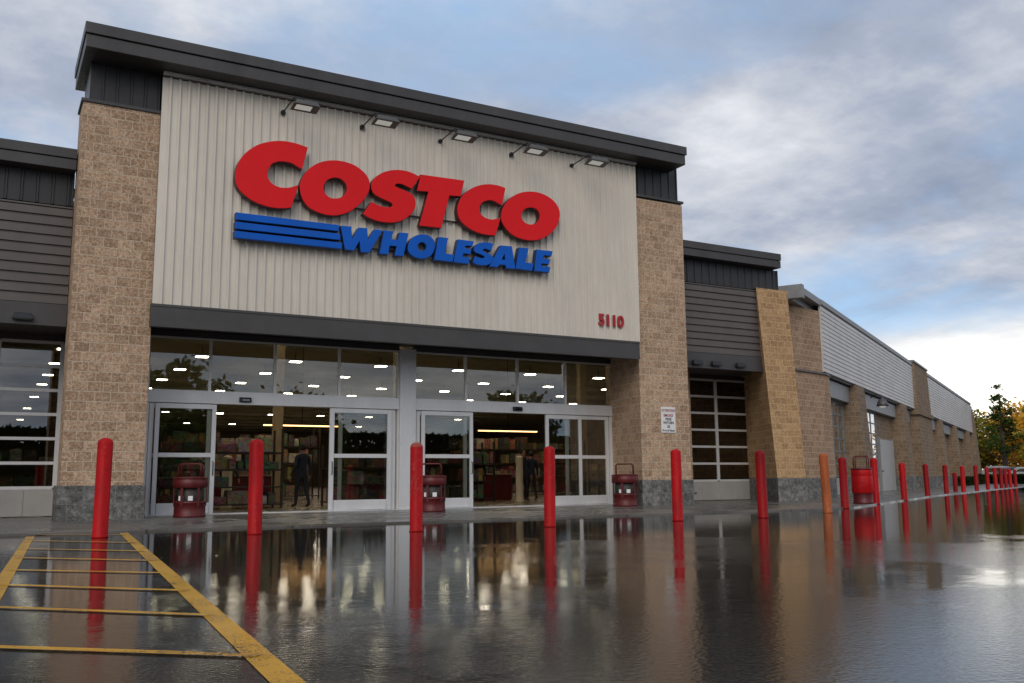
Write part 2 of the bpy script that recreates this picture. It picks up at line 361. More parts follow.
WA = math.radians(30)
D = Vector((math.cos(WA), math.sin(WA), 0)); NN = Vector((math.sin(WA), -math.cos(WA), 0))
def w(s, n, z=0):
    p = D * s + NN * n; return (p.x, p.y, z)
def w2(s, n):
    p = D * s + NN * n; return (p.x, p.y)
def wbox(mb, s0, s1, n0, n1, z0, z1):
    return mb.loft([w(s0, n0, z0), w(s1, n0, z0), w(s1, n1, z0), w(s0, n1, z0)], [w(s0, n0, z1), w(s1, n0, z1), w(s1, n1, z1), w(s0, n1, z1)])
LETTERS = [
 ["C",[[6.203,8.545],[5.898,8.599],[5.622,8.601],[5.351,8.546],[5.052,8.417],[4.794,8.199],[4.623,7.94],[4.557,7.672],[4.563,7.485],[4.634,7.309],[4.795,7.162],[4.995,7.054],[5.229,6.99],[5.464,6.971],[5.7,6.996],[5.852,7.035],[6.009,7.611],[5.89,7.548],[5.754,7.499],[5.601,7.48],[5.465,7.508],[5.345,7.581],[5.288,7.69],[5.291,7.84],[5.367,7.992],[5.5,8.076],[5.67,8.104],[5.842,8.086],[6.077,7.979]],[0,15,16,28],None],
 ["O",[[6.036,7.534],[6.059,7.714],[6.158,7.924],[6.329,8.112],[6.556,8.256],[6.823,8.336],[7.095,8.351],[7.371,8.298],[7.596,8.169],[7.729,8.006],[7.758,7.827],[7.716,7.656],[7.589,7.437],[7.407,7.249],[7.173,7.08],[6.893,6.986],[6.672,6.977],[6.424,7.025],[6.23,7.122],[6.097,7.297]],[],[[6.613,7.602],[6.635,7.73],[6.718,7.843],[6.861,7.908],[7.013,7.903],[7.131,7.816],[7.176,7.693],[7.135,7.564],[7.039,7.457],[6.885,7.406],[6.741,7.424],[6.647,7.5]]],
 ["S",[[9.074,8.263],[8.903,8.331],[8.668,8.369],[8.396,8.345],[8.129,8.254],[7.922,8.111],[7.811,7.957],[7.787,7.807],[7.841,7.668],[7.985,7.59],[8.156,7.537],[8.309,7.489],[8.341,7.434],[8.272,7.38],[8.12,7.37],[7.95,7.402],[7.799,7.454],[7.581,7.115],[7.731,7.044],[7.937,6.991],[8.163,6.98],[8.41,7.012],[8.64,7.109],[8.833,7.271],[8.941,7.454],[8.956,7.624],[8.888,7.764],[8.75,7.838],[8.555,7.884],[8.42,7.927],[8.408,7.962],[8.477,8.003],[8.613,7.997],[8.847,7.923]],[0,16,17,33],None],
 ["T",[[9.093,8.342],[10.311,8.369],[10.198,7.927],[9.889,7.909],[9.66,7.03],[9.062,7.015],[9.303,7.919],[8.993,7.904]],[0,1,2,3,4,5,6,7],None],
 ["C",[[11.507,8.343],[11.311,8.381],[11.009,8.375],[10.709,8.291],[10.435,8.133],[10.226,7.929],[10.122,7.703],[10.102,7.508],[10.164,7.325],[10.329,7.174],[10.579,7.064],[10.874,7.012],[11.194,7.024],[11.361,7.529],[11.218,7.471],[11.046,7.441],[10.876,7.477],[10.749,7.576],[10.741,7.711],[10.814,7.846],[10.963,7.925],[11.135,7.942],[11.394,7.848]],[0,12,13,22],None],
 ["O",[[11.375,7.582],[11.415,7.765],[11.548,7.98],[11.748,8.168],[12.016,8.306],[12.332,8.373],[12.65,8.359],[12.925,8.256],[13.108,8.098],[13.184,7.925],[13.171,7.74],[13.074,7.504],[12.862,7.276],[12.586,7.102],[12.269,7.024],[11.957,7.034],[11.694,7.112],[11.498,7.265],[11.391,7.427]],[],[[11.986,7.664],[12.032,7.789],[12.145,7.884],[12.303,7.926],[12.461,7.888],[12.541,7.778],[12.525,7.635],[12.433,7.523],[12.274,7.462],[12.118,7.482],[12.016,7.56]]],
 ["bar",[[4.601,6.759],[7.001,6.77],[6.995,6.615],[4.607,6.587]],[0,1,2,3],None],
 ["bar",[[4.59,6.542],[7.034,6.56],[7.037,6.404],[4.596,6.376]],[0,1,2,3],None],
 ["bar",[[4.582,6.331],[7.081,6.347],[7.084,6.194],[4.588,6.168]],[0,1,2,3],None],
 ["W",[[7.04,6.765],[7.307,6.779],[7.335,6.482],[7.492,6.774],[7.707,6.787],[7.732,6.515],[7.892,6.781],[8.108,6.782],[7.766,6.182],[7.551,6.178],[7.517,6.446],[7.384,6.191],[7.16,6.194]],[0,1,2,3,4,5,6,7,8,9,10,11,12],None],
 ["H",[[8.133,6.782],[8.376,6.789],[8.326,6.587],[8.494,6.589],[8.538,6.783],[8.776,6.789],[8.642,6.193],[8.413,6.185],[8.462,6.419],[8.282,6.415],[8.246,6.19],[8.02,6.188]],[0,1,2,3,4,5,6,7,8,9,10,11],None],
 ["O",[[8.764,6.462],[8.809,6.6],[8.933,6.734],[9.121,6.807],[9.311,6.804],[9.455,6.707],[9.497,6.578],[9.456,6.409],[9.345,6.262],[9.156,6.191],[8.968,6.2],[8.827,6.272],[8.764,6.359]],[],[[9.022,6.501],[9.066,6.572],[9.138,6.604],[9.223,6.575],[9.255,6.505],[9.224,6.427],[9.139,6.387],[9.054,6.416]]],
 ["L",[[9.583,6.798],[9.851,6.8],[9.754,6.388],[10.027,6.389],[9.972,6.19],[9.466,6.195]],[0,1,2,3,4,5],None],
 ["E",[[10.131,6.803],[10.579,6.804],[10.539,6.662],[10.339,6.66],[10.316,6.593],[10.512,6.591],[10.471,6.446],[10.279,6.449],[10.259,6.368],[10.461,6.366],[10.428,6.189],[10.0,6.195]],[0,1,2,3,4,5,6,7,8,9,10,11],None],
 ["S",[[11.148,6.801],[10.984,6.822],[10.815,6.802],[10.646,6.726],[10.572,6.611],[10.605,6.516],[10.746,6.477],[10.864,6.435],[10.847,6.39],[10.746,6.385],[10.605,6.416],[10.537,6.247],[10.678,6.195],[10.88,6.201],[11.032,6.257],[11.125,6.365],[11.102,6.471],[10.983,6.528],[10.864,6.567],[10.831,6.603],[10.899,6.639],[11.068,6.6]],[0,10,11,21],None],
 ["A",[[11.362,6.789],[11.692,6.802],[11.792,6.204],[11.513,6.193],[11.503,6.276],[11.323,6.272],[11.254,6.194],[11.015,6.194]],[0,1,2,3,4,5,6,7],[[11.471,6.574],[11.487,6.417],[11.386,6.415]]],
 ["L",[[11.903,6.795],[12.188,6.806],[12.094,6.414],[12.337,6.408],[12.287,6.201],[11.792,6.213]],[0,1,2,3,4,5],None],
 ["E",[[12.439,6.803],[12.942,6.813],[12.903,6.667],[12.665,6.663],[12.639,6.581],[12.861,6.579],[12.815,6.431],[12.596,6.433],[12.57,6.37],[12.858,6.371],[12.822,6.215],[12.359,6.212]],[0,1,2,3,4,5,6,7,8,9,10,11],None]]
EXPO = 0.29
# ================================================================ SETTING: ground
def ground():
    mb = MB(); mb.face([(-500, -500, 0), (700, -500, 0), (700, 700, 0), (-500, 700, 0)])
    tag(mb.build('car_park_road', M['road']), kind='structure')
    # raised pavement with kerb in front of the doors and along the wing
    edge = [(-60, 16.4), (17.2, 16.4)]
    for k in range(1, 6):                       # rounded corner
        t = k / 6; a = Vector((17.2, 16.4)); c = Vector((18.8, 16.4)); b = Vector(w2(25, -4.85))
        q = a * (1 - t) ** 2 + c * 2 * t * (1 - t) + b * t * t; edge.append((q.x, q.y))
    edge += [w2(s, n) for s, n in ((25, -4.82), (39, -4.68), (43.5, -4.5), (47.2, -4.2), (51.4, -3.98), (55.8, -3.8), (58.8, -3.6), (63, -3.33), (66.8, -3.0), (72, -2.7), (112, -2.4))]
    back = [w2(112, -8.5), w2(36, -8.5), (23.5, 25.2), (-60, 25.2)]
    n = len(edge); H = .035
    mb = MB(); top = [(x, y, H) for x, y in edge]
    mb.face(top + [(x, y, H) for x, y in back])
    for i in range(n - 1):
        a, b = edge[i], edge[i + 1]
        mb.face([(a[0], a[1], 0), (b[0], b[1], 0), (b[0], b[1], H), (a[0], a[1], H)])
    tag(mb.build('pavement', M['walk']), kind='structure')
    # grass verge far right
    mb = MB(); mb.face([(*w2(100, -2.8), .012), (*w2(240, -2.0), .012), (*w2(240, -90), .012), (*w2(100, -60), .012)])
    # painted hatching
    mb = MB(); z = .004
    def strip(a, b, wd):
        a = Vector((*a, z)); b = Vector((*b, z)); t = (b - a).normalized(); p = Vector((-t.y, t.x, 0)) * wd / 2
        mb.face([a + p, a - p, b - p, b + p])
    def lx(y): return .70 - (16 - y) * .0690
    def rx(y): return 2.03 - (16.2 - y) * .0735
    strip((lx(16.1), 16.1), (lx(1.2), 1.2), .115); strip((rx(16.25), 16.25), (rx(1.0), 1.0), .13)
    z = .008
    for ya, yb in [(16.5, 15.6), (14.91, 13.5), (13.14, 11.8), (11.6, 10.33), (10.03, 8.86), (8.62, 7.36), (7.15, 5.93), (5.52, 4.47), (4.0, 3.0), (2.5, 1.5)]:
        strip((lx(min(ya, 16)), ya), (rx(yb), yb), .085 if ya > 8 else .075)
    tag(mb.build('painted_hatching', M['yellow']), kind='structure')
ground()

# ================================================================ THE STORE
B = thing('warehouse_store', 'large tan block warehouse store with pale ribbed entrance panel and long side wing', 'building', (9.6, 21.1, 0))

def ribbed_up(mb, x0, x1, y, z0, z1, pitch, rib, dep):
    """vertical ribbed sheet as a plan profile pushed up"""
    pts = [(x0, y + .06)]; x = x0
    while x < x1 - .01:
        xe = min(x + pitch, x1)
        pts += [(x, y), (max(x, xe - rib - .03), y), (max(x, xe - rib - .012), y - dep), (xe - .012, y - dep)]
        x = xe
    pts += [(x1, y), (x1, y + .06)]
    mb.extrude([(p[0], p[1], z0) for p in pts], (0, 0, z1 - z0))
def laps(n_out, z0, z1, pitch, dep, gap):
    """profile (out, z) of stacked horizontal slats"""
    pts = [(-.06, z0)]; z = z0
    while z < z1 - .02:
        ze = min(z + pitch, z1)
        pts += [(0, z), (dep, z + .015), (dep, ze - gap), (0, ze - gap + .012)]
        z = ze
    pts += [(0, z1), (-.06, z1)]
    return pts

# ---- entrance block
mb = MB(); ribbed_up(mb, 2.97, 15.95, 21.0, 4.58, 9.72, .2, .045, .05); mb.build('siding_panel', M['siding'], B)
mb = MB(); mb.box(2.97, 15.95, 20.9, 21.04, 9.76, 9.83); mb.build('siding_trim', M['trim'], B)
mb = MB(); mb.box(2.97, 15.95, 21.05, 21.1, 4.5, 9.9); mb.build('backing_panel', M['charcoal2'], B)
mb = MB(); mb.box(2.93, 15.86, 20.88, 21.03, 4.08, 4.575); mb.box(2.93, 15.86, 20.865, 20.88, 4.52, 4.575)
mb.box(2.93, 15.86, 20.86, 20.88, 4.08, 4.12); mb.build('lintel_beam', M['beam'], B)
mb = MB(); mb.prism([(2.99, 21.032), (15.9, 21.032), (16.3, 23.05), (2.99, 23.05)], 4.36, 4.42); mb.build('soffit', M['beam'], B)

def pier(polyb, polyt, z0, z1, zp, mat, plinth_out=.05):
    mb = MB(); mb.loft([(x, y, z0 + zp) for x, y in polyb], [(x, y, z1) for x, y in polyt]); p = mb.build('pier', mat, B)
    cx = sum(x for x, y in polyb) / len(polyb); cy = sum(y for x, y in polyb) / len(polyb)
    def grow(x, y):
        v = Vector((x - cx, y - cy)); l = v.length; return (x + v.x / l * plinth_out * 1.2, y + v.y / l * plinth_out * 1.2)
    mb = MB(); mb.prism([grow(x, y) for x, y in polyb], z0, z0 + zp); mb.build('plinth', M['plinth'], p, .012)
    return p
PLP = [(1.40, 21.1), (2.98, 21.1), (3.02, 23.3), (2.4, 23.3), (2.4, 22.05), (1.40, 22.05)]
pl = pier(PLP, PLP, 0, 8.88, .74, M['block'])
pr = pier([(16.0, 21.1), (17.74, 21.1), (17.74, 23.3), (16.38, 23.3)], [(15.97, 21.1), (17.74, 21.1), (17.74, 23.3), (16.38, 23.3)], 0, 8.84, .74, M['block'])
for q, x0, x1 in ((pl, 1.36, 2.96), (pr, 15.97, 17.78)):
    mb = MB(); mb.box(x0, x1, 21.06, 22.0, 8.885, 8.95); mb.build('pier_cap', M['charcoal'], q)
for x0, x1 in ((1.52, 2.965), (15.955, 17.68)):
    mb = MB(); ribbed_up(mb, x0, x1, 21.22, 8.95, 10.0, .29, .035, .03)
    mb.box(x0, x1, 21.28, 22.6, 8.95, 10.0); mb.build('seam_panel', M['charcoal2'], B)
# roof fascia with a projecting upper band
fb = MB(); fb.box(1.34, 17.38, 20.44, 23.0, 9.84, 10.12); f1 = fb.build('roof_fascia', M['charcoal'], B, .012)
fb = MB(); fb.box(1.31, 17.42, 20.40, 23.05, 10.135, 10.38); fb.build('coping', M['charcoal'], f1, .012)
mb = MB(); mb.box(3.0, 16, 21.12, 22.9, 7.5, 9.83); mb.build('tower_wall', M['charcoal2'], B)

# ---- shop front
YD = 23.0
def bars(lst, y0, y1):
    mb = MB()
    for a in lst: mb.box(a[0], a[1], y0, y1, a[2], a[3])
    return mb
fr = bars([(9.48, 9.93, .036, 4.24)], 22.84, 23.12).build('entrance_column', M['alu'], B, .008)
bars([(3.2, 9.478, 2.63, 2.905), (9.932, 16.38, 2.63, 2.905)], 22.9, 23.1).build('transom_bar', M['alu'], B, .008)
bars([(3.2, 9.478, 4.2, 4.34), (9.932, 16.38, 4.2, 4.34)], 22.92, 23.08).build('transom_head', M['charcoal'], B)
mb = MB(); mb.box(3.1, 16.4, 22.78, 23.06, .0355, .055); mb.build('threshold', M['alu'], B)
xs = [3.24, 4.63, 6.19, 7.85, 9.478]; xs2 = [9.932, 11.47, 13.11, 14.71, 16.36]
for X in (xs, xs2):
    for a, b in zip(X, X[1:]):
        m_ = .03
        t = bars([(a, a + m_, 2.908, 4.197), (b - m_, b, 2.908, 4.197), (a + m_, b - m_, 2.908, 2.94), (a + m_, b - m_, 4.16, 4.197)], 22.955, 23.05).build('transom_window', M['alu'], B)
        bars([(a + m_, b - m_, 2.94, 4.16)], 22.995, 23.003).build('pane', M['glass'], t)
def leaf(a, b, y, name, top=2.62, st=.10):
    t = bars([(a, a + st, .06, top), (b - st, b, .06, top), (a + st, b - st, top - .11, top), (a + st, b - st, .06, .31), (a + st, b - st, 1.365, 1.465)], y - .03, y + .03).build(name, M['alu'], B, .006)
    bars([(a + st, b - st, .31, 1.365)], y - .004, y + .004).build('pane', M['glass'], t)
    bars([(a + st, b - st, 1.465, top - .11)], y - .004, y + .004).build('pane', M['glass'], t)
    return t
def handle(t, x, y):
    mb = MB(); mb.tube([(x, y, .95), (x, y - .05, .97), (x, y - .05, 1.25), (x, y, 1.27)], .012); mb.build('handle', M['black'], t)
leaf(3.30, 4.70, 23.0, 'fixed_door_panel'); t = leaf(3.42, 4.80, 22.925, 'sliding_door', 2.61); handle(t, 4.75, 22.89)
leaf(7.86, 9.40, 23.0, 'fixed_door_panel'); t = leaf(7.60, 9.27, 22.925, 'sliding_door', 2.61, .12); handle(t, 7.66, 22.89)
leaf(10.0, 11.50, 23.0, 'fixed_door_panel'); t = leaf(10.12, 11.65, 22.925, 'sliding_door', 2.61); handle(t, 11.6, 22.89)
leaf(14.70, 16.2, 23.0, 'fixed_door_panel'); t = leaf(13.98, 15.2, 22.925, 'sliding_door', 2.61); handle(t, 14.04, 22.89)
for a_ in ((16.22, 16.36, .036, 2.62), (3.18, 3.28, .036, 2.62), (9.44, 9.476, .06, 2.62), (9.934, 9.97, .06, 2.62)):
    bars([a_], 22.93, 23.06).build('door_jamb', M['alu'], B)

# ---- dark wings either side of the entrance
def wing_band(x0, x1, xf0, xf1, xl1):
    fb = MB(); fb.box(xf0, xf1, 21.62, 26, 7.50, 7.73); f = fb.build('roof_fascia', M['charcoal'], B, .01)
    fb = MB(); fb.box(xf0, xf1, 21.59, 26, 7.742, 7.96); fb.build('coping', M['charcoal'], f, .01)
    mb = MB(); ribbed_up(mb, x0, x1, 22.0, 6.78, 7.498, .30, .035, .03); mb.box(x0, x1, 22.06, 26, 6.78, 7.498); mb.build('seam_panel', M['charcoal2'], B)
    mb = MB(); pr_ = laps(0, 4.58, 6.76, .215, .045, .045)
    mb.extrude([(x0, 22.0 - o, z) for o, z in pr_], (xl1 - x0, 0, 0)); mb.box(x0, xl1, 22.07, 22.4, 4.58, 6.78); mb.build('louver_panel', M['louver'], B)
    mb = MB(); mb.box(x0, xl1, 21.9, 22.1, 4.10, 4.575); mb.box(x0, xl1, 21.88, 21.9, 4.10, 4.14); mb.build('lintel_beam', M['beam'], B)
    mb = MB(); mb.box(x0, xl1 + .6, 22.1, 24.1, 4.2, 4.26); mb.build('soffit', M['beam'], B)
wing_band(17.75, 22.43, 17.76, 22.22, 21.9)
wing_band(-14, 1.385, -14, 1.38, 1.385)
def overhead(x0, x1, rows, z0=.69, z1=4.02, y=24.0, cols=2):
    mb = MB(); t_ = .05
    for k in range(cols + 1):
        x = x0 + (x1 - x0) * k / cols; mb.box(x - t_, x + t_, y - .03, y + .03, z0, z1)
    for k in range(rows + 1):
        z = z0 + (z1 - z0) * k / rows
        for c in range(cols):
            a = x0 + (x1 - x0) * c / cols + t_; b = x0 + (x1 - x0) * (c + 1) / cols - t_; mb.box(a, b, y - .03, y + .03, z - .035, z + .035)
    d = mb.build('overhead_door', M['alu'], B)
    bars([(x0, x1, z0, z1)], y - .004, y + .004).build('glazing', M['glass_dark'], d)
    mb = MB(); mb.box(x0 - .05, x1 + .05, y - .035, y + .03, .06, z0 - .037)
    for k in range(1, 4):
        x = x0 + (x1 - x0) * k / 4; mb.box(x - .03, x + .03, y - .05, y - .035, .09, z0 - .06)
    mb.build('bottom_panel', M['door_grey'], d)
    mb = MB(); mb.box(x0 - .2, x0 - .06, y - .08, y + .1, .036, 4.2); mb.box(x1 + .06, x1 + .16, y - .08, y + .1, .036, 4.2); mb.box(x0 - .06, x1 + .06, y - .02, y + .1, 4.06, 4.2); mb.build('door_frame', M['charcoal'], d)
    mb = MB(); mb.tube([(x0 + .3, y - .035, .3), (x0 + .3, y - .07, .3), (x0 + .45, y - .07, .3), (x0 + .45, y - .035, .3)], .012); mb.build('handle', M['black'], d)
overhead(19.88, 22.78, 6); overhead(-1.15, 1.48, 6)
for a_ in ((17.745, 19.66, 23.3, 24.2, 0, 4.2), (-14, -1.4, 22.2, 24.2, 0, 4.2), (1.64, 3.02, 23.32, 24.2, 0, 7.4)):
    mb = MB(); mb.box(*a_); mb.build('block_wall', M['block'], B)

# ---- stepped block piers where the side wing begins
pier([(21.45, 21.45), (22.66, 21.45), (23.3, 23.0), (24.2, 24.6), (22.85, 24.3)], [(21.36, 21.9), (22.73, 21.9), (23.3, 23.0), (24.2, 24.6), (22.85, 24.3)], 0, 6.83, .76, M['sunlit_block'], .045)
# corner pier set at half the wing's angle
Q = Vector((26.86, 24.28)); d15 = Vector((math.cos(WA / 2), math.sin(WA / 2))); n15 = Vector((d15.y, -d15.x))
def q2(a, o=0): p = Q + d15 * a + n15 * o; return (p.x, p.y)
mb = MB(); mb.prism([q2(-3.5, -.04), q2(-.02, -.04), q2(.5, -1.2), q2(-3.2, -1.2)], 4.575, 6.88); up = mb.build('upper_pier', M['brown_block'], B)
mb = MB(); mb.prism([q2(-3.5, .06), q2(.1, .06), q2(.84, -.18), q2(.9, -1.2), q2(-3.2, -1.2)], 4.50, 4.57); mb.build('ledge', M['louver'], up)
mb = MB(); wbox(mb, 32.3, 32.6, -8.8, -7.5, 6.9, 7.37); wbox(mb, 32.6, 35.4, -7.9, -7.58, 7.1, 7.34); wbox(mb, 32.6, 36.5, -8.8, -7.92, 6.885, 7.25); mb.build('pier_cap', M['steel_lintel'], up)
pier([q2(-3.5), q2(-.5), q2(1.02, -.28), q2(1.3, -1.1), q2(-3.2, -1.2)], [q2(-3.5), q2(.08), q2(.80, -.2), q2(1.3, -1.1), q2(-3.2, -1.2)], 0, 4.495, .74, M['brown_block'], .04)

# ---- long side wing
def wing_sheet(s0, s1):
    mb = MB(); pr_ = laps(0, 4.62, 7.14, .165, .035, .03)
    a = Vector(w(s0, -7.62)); vec = D * (s1 - s0)
    mb.extrude([a + NN * o + Vector((0, 0, z)) for o, z in pr_], vec); p = mb.build('wing_siding', M['wing_sheet'], B)
    mb = MB(); wbox(mb, s0, s1, -7.9, -7.55, 7.15, 7.34); mb.build('coping', M['steel_lintel'], p, .01)
wing_sheet(35.45, 58.6); wing_sheet(64.8, 95.5)
mb = MB(); wbox(mb, 36.2, 98, -8.45, -8.15, 0, 4.7); mb.build('wing_wall', M['shaded_block'], B)
mb = MB(); wbox(mb, 36.2, 98, -8.15, -7.7, 4.55, 4.615); mb.build('soffit', M['beam'], B)
mb = MB(); wbox(mb, 36.2, 98, -8.1, -7.69, 4.62, 7.2); wbox(mb, 36.2, 98, -20, -8.1, 7.0, 7.2); mb.build('wing_roof', M['roof'], B)
for s0, s1, z1 in ((41.2, 43.0, 4.6), (53.4, 55.2, 4.6), (70.2, 72.0, 4.6), (79.6, 81.4, 4.6), (90.0, 92.0, 4.6)):
    pier([w2(s0, -7.34), w2(s1, -7.34), w2(s1, -8.2), w2(s0, -8.2)], [w2(s0, -7.56), w2(s1, -7.56), w2(s1, -8.2), w2(s0, -8.2)], 0, z1, .74, M['shaded_block'])
pc = pier([w2(58.6, -7.3), w2(64.6, -7.3), w2(64.6, -8.3), w2(58.6, -8.3)], [w2(58.6, -7.5), w2(64.6, -7.5), w2(64.6, -8.3), w2(58.6, -8.3)], 0, 7.36, .74, M['shaded_block'])
mb = MB(); wbox(mb, 58.5, 64.7, -8.3, -7.44, 7.37, 7.48); mb.build('pier_cap', M['steel_lintel'], pc)
mb = MB(); wbox(mb, 58.4, 64.8, -8.2, -7.3, 4.3, 4.55); mb.build('ledge', M['shaded_block'], pc)
pg = pier([w2(95.6, -7.3), w2(98.4, -7.3), w2(98.4, -8.4), w2(95.6, -8.4)], [w2(95.6, -7.6), w2(98.4, -7.6), w2(98.4, -8.4), w2(95.6, -8.4)], 0, 6.7, .74, M['shaded_block'])
for s0, s1 in ((36.35, 41.15), (43.05, 53.3), (55.3, 58.4), (65.0, 70.1), (72.1, 79.5), (81.5, 89.9), (92.1, 95.5)):
    mb = MB(); wbox(mb, s0, s1, -8.14, -7.85, 3.85, 4.5); mb.build('steel_lintel', M['steel_lintel'], B)
def wing_window(s0, s1, z0, z1, cols, rows):
    mb = MB()
    wbox(mb, s0 - .06, s0, -8.15, -8.08, z0 - .06, z1 + .06); wbox(mb, s1, s1 + .06, -8.15, -8.08, z0 - .06, z1 + .06)
    for k in range(cols + 1):
        s = s0 + (s1 - s0) * k / cols; wbox(mb, s - .03, s + .03, -8.145, -8.10, z0, z1)
    for k in range(rows + 1):
        z = z0 + (z1 - z0) * k / rows; wbox(mb, s0, s1, -8.143, -8.105, z - .03, z + .03)
    f = mb.build('wing_window', M['window_grey'], B)
    mb = MB(); wbox(mb, s0, s1, -8.135, -8.128, z0, z1); mb.build('glazing', M['glass_dark'], f)
    mb = MB(); wbox(mb, s0 - .05, s1 + .05, -8.15, -8.12, .05, z0 - .07); mb.build('bottom_panel', M['door_grey'], f)
    mb = MB(); wbox(mb, s0, s1, -8.149, -8.146, z0, z1); mb.build('dark_backing', M['black'], f)
wing_window(37.0, 40.9, .8, 3.8, 4, 6); wing_window(43.3, 48.6, .8, 3.8, 4, 6); wing_window(65.3, 69.9, .8, 3.8, 4, 6); wing_window(73.5, 78, .8, 3.8, 4, 6)
def wing_door(s0, s1):
    mb = MB(); wbox(mb, s0, s1, -8.15, -8.06, .05, 2.6); d = mb.build('metal_door', M['door_grey'], B)
    mb = MB()
    for a_ in (s0 - .08, s1):
        mb = MB(); wbox(mb, a_, a_ + .08, -8.15, -8.02, .04, 2.7); mb.build('door_jamb', M['steel_lintel'], d)
    mb = MB(); wbox(mb, s0 + .15, s0 + .4, -8.06, -8.0, 1.0, 1.06); mb.build('handle', M['black'], d)
wing_door(49.0, 53.0); wing_door(83, 86)

# ---- inside of the store
IP = [(-24, 23.12), (1.6, 23.35), (3.0, 23.12), (16.4, 23.12), (17.6, 24.2), (23, 24.3), w2(37, -8.6), w2(64, -8.6), (50, 74), (-24, 74)]
mb = MB(); mb.face([(x, y, .03) for x, y in [(-24, 23.0), (23.0, 23.0), w2(37, -8.5), w2(64, -8.5), (66, 128), (-24, 128)]]); tag(mb.build('store_floor', M['in_floor']), kind='structure')
mb = MB(); mb.prism([(-24, 23.4), (1.5, 23.4), (1.5, 24.5), (22.8, 24.5), w2(37, -8.9), w2(64, -8.9), (66, 128), (-24, 128)], 7.45, 7.6); mb.build('store_ceiling', M['in_ceiling'], B)
mb = MB(); mb.box(-24, 66, 128, 128.2, 0, 7.5); mb.box(-24.2, -24, 23.4, 128, 0, 7.5); mb.prism([w2(62, -8.6), w2(62.3, -8.6), (66.3, 128), (66, 128)], 0, 7.45)
mb.build('store_back_wall', M['in_wall'], B)
mb = MB(); mb.box(2.4, 17.7, 23.06, 23.3, 4.34, 7.6); mb.build('inner_wall', M['in_ceiling'], B)
mb = MB()
for y in range(27, 127, 6): mb.box(-24, 48 if y > 40 else 26, y - .08, y + .08, 7.2, 7.44)
mb.build('ceiling_joists', M['in_ceiling'], B)
# ================================================================ SIGNS
def spline_pts(pts, corners):
    n = len(pts)
    if len(corners) >= n: return pts
    out = []
    P = [Vector(p) for p in pts]
    for i in range(n):
        p1, p2 = P[i], P[(i + 1) % n]
        p0 = P[i - 1] if i not in corners else p1
        p3 = P[(i + 2) % n] if (i + 1) % n not in corners else p2
        if i in corners and (i + 1) % n in corners: out.append(p1); continue
        for k in range(5):
            t = k / 5
            out.append(.5 * ((2 * p1) + (p2 - p0) * t + (2 * p0 - 5 * p1 + 4 * p2 - p3) * t * t + (3 * p1 - p0 - 3 * p2 + p3) * t ** 3))
    return [(p.x, p.y) for p in out]
def solid_outline(name, loops, yf, yb, mats, parent, bev=.012):
    """filled outline in the facade plane, given thickness"""
    cu = bpy.data.curves.new('outline', 'CURVE'); cu.dimensions = '2D'; cu.fill_mode = 'BOTH'
    cu.extrude = (yb - yf) / 2 - bev; cu.bevel_depth = bev; cu.bevel_resolution = 1; cu.offset = -bev
    for lp in loops:
        sp = cu.splines.new('POLY'); sp.points.add(len(lp) - 1); sp.use_cyclic_u = True
        for q, p in zip(sp.points, lp): q.co = (p[0], p[1], 0, 1)
    return curve_to(name, cu, (yf + yb) / 2, mats, parent)
def curve_to(name, cu, ymid, mats, parent, at=None):
    t = bpy.data.objects.new('tmp', cu); COL.objects.link(t)
    bpy.context.view_layer.update()
    me = bpy.data.meshes.new_from_object(t.evaluated_get(bpy.context.evaluated_depsgraph_get()))
    bpy.data.objects.remove(t); bpy.data.curves.remove(cu)
    off = parent_loc(parent); me.name = name; me.materials.clear()
    for v in me.vertices:
        x, y, z = v.co; a = at or (0, 0)
        v.co = Vector((a[0] + x, ymid - z, a[1] + y)) - off
    for m in mats: me.materials.append(m)
    if len(mats) > 1:
        for p in me.polygons: p.material_index = 0 if p.normal.y < -.6 else 1
    for p in me.polygons: p.use_smooth = False
    return link(name, me, None, parent)
SR = thing('store_sign', 'big raised store sign of red COSTCO letters over blue stripes and blue WHOLESALE letters', 'sign', (8.9, 20.97, 6.0))
M['sign_blue_edge'] = plain('sign_blue_edge', (.012, .04, .13), .5)
for i, (nm, outer, cor, hole) in enumerate(LETTERS):
    loops = [spline_pts(outer, cor)]
    if hole: loops.append(hole if nm == 'A' else spline_pts(hole, []))
    red = i < 6
    yf = 20.70 + (.012 if i % 2 and nm != 'bar' else 0)
    solid_outline('stripe' if nm == 'bar' else 'letter', loops, yf, 20.90, (M['sign_red'], M['sign_edge']) if red else (M['sign_blue'], M['sign_blue_edge']), SR, .012)
for z in (6.35, 7.3):
    mb = MB(); mb.box(4.9, 12.6, 20.905, 20.96, z - .015, z + .015); mb.build('mounting_rail', M['black'], SR)
def text_mesh(name, s, size, x, z, y, mat, parent, off=0, ext=.012, align='LEFT'):
    cu = bpy.data.curves.new('txt', 'FONT'); cu.body = s; cu.size = size; cu.offset = off; cu.extrude = ext; cu.align_x = align
    return curve_to(name, cu, y, (mat,), parent, (x, z))
HN = thing('house_number', 'small red raised street number 5110 at the lower right corner of the ribbed panel', 'number', (14.9, 20.95, 4.9))
for k, ch in enumerate('5110'):
    text_mesh('digit', ch, .44, 14.62 + .215 * k, 4.97 - .003 * k, 20.935, M['number_red'], HN, .014, .02, 'CENTER')
PL = thing('notice_sign', 'small white notice plate with red and black lines of writing on the right block pier', 'sign', (16.95, 21.09, 2.05))
mb = MB(); mb.box(16.70, 17.21, 21.075, 21.095, 2.06, 2.79); mb.build('plate', M['white'], PL, .004)
mb = MB(); mb.box(16.725, 17.185, 21.0725, 21.0755, 2.645, 2.65); mb.build('rule_line', M['ink_red'], PL)
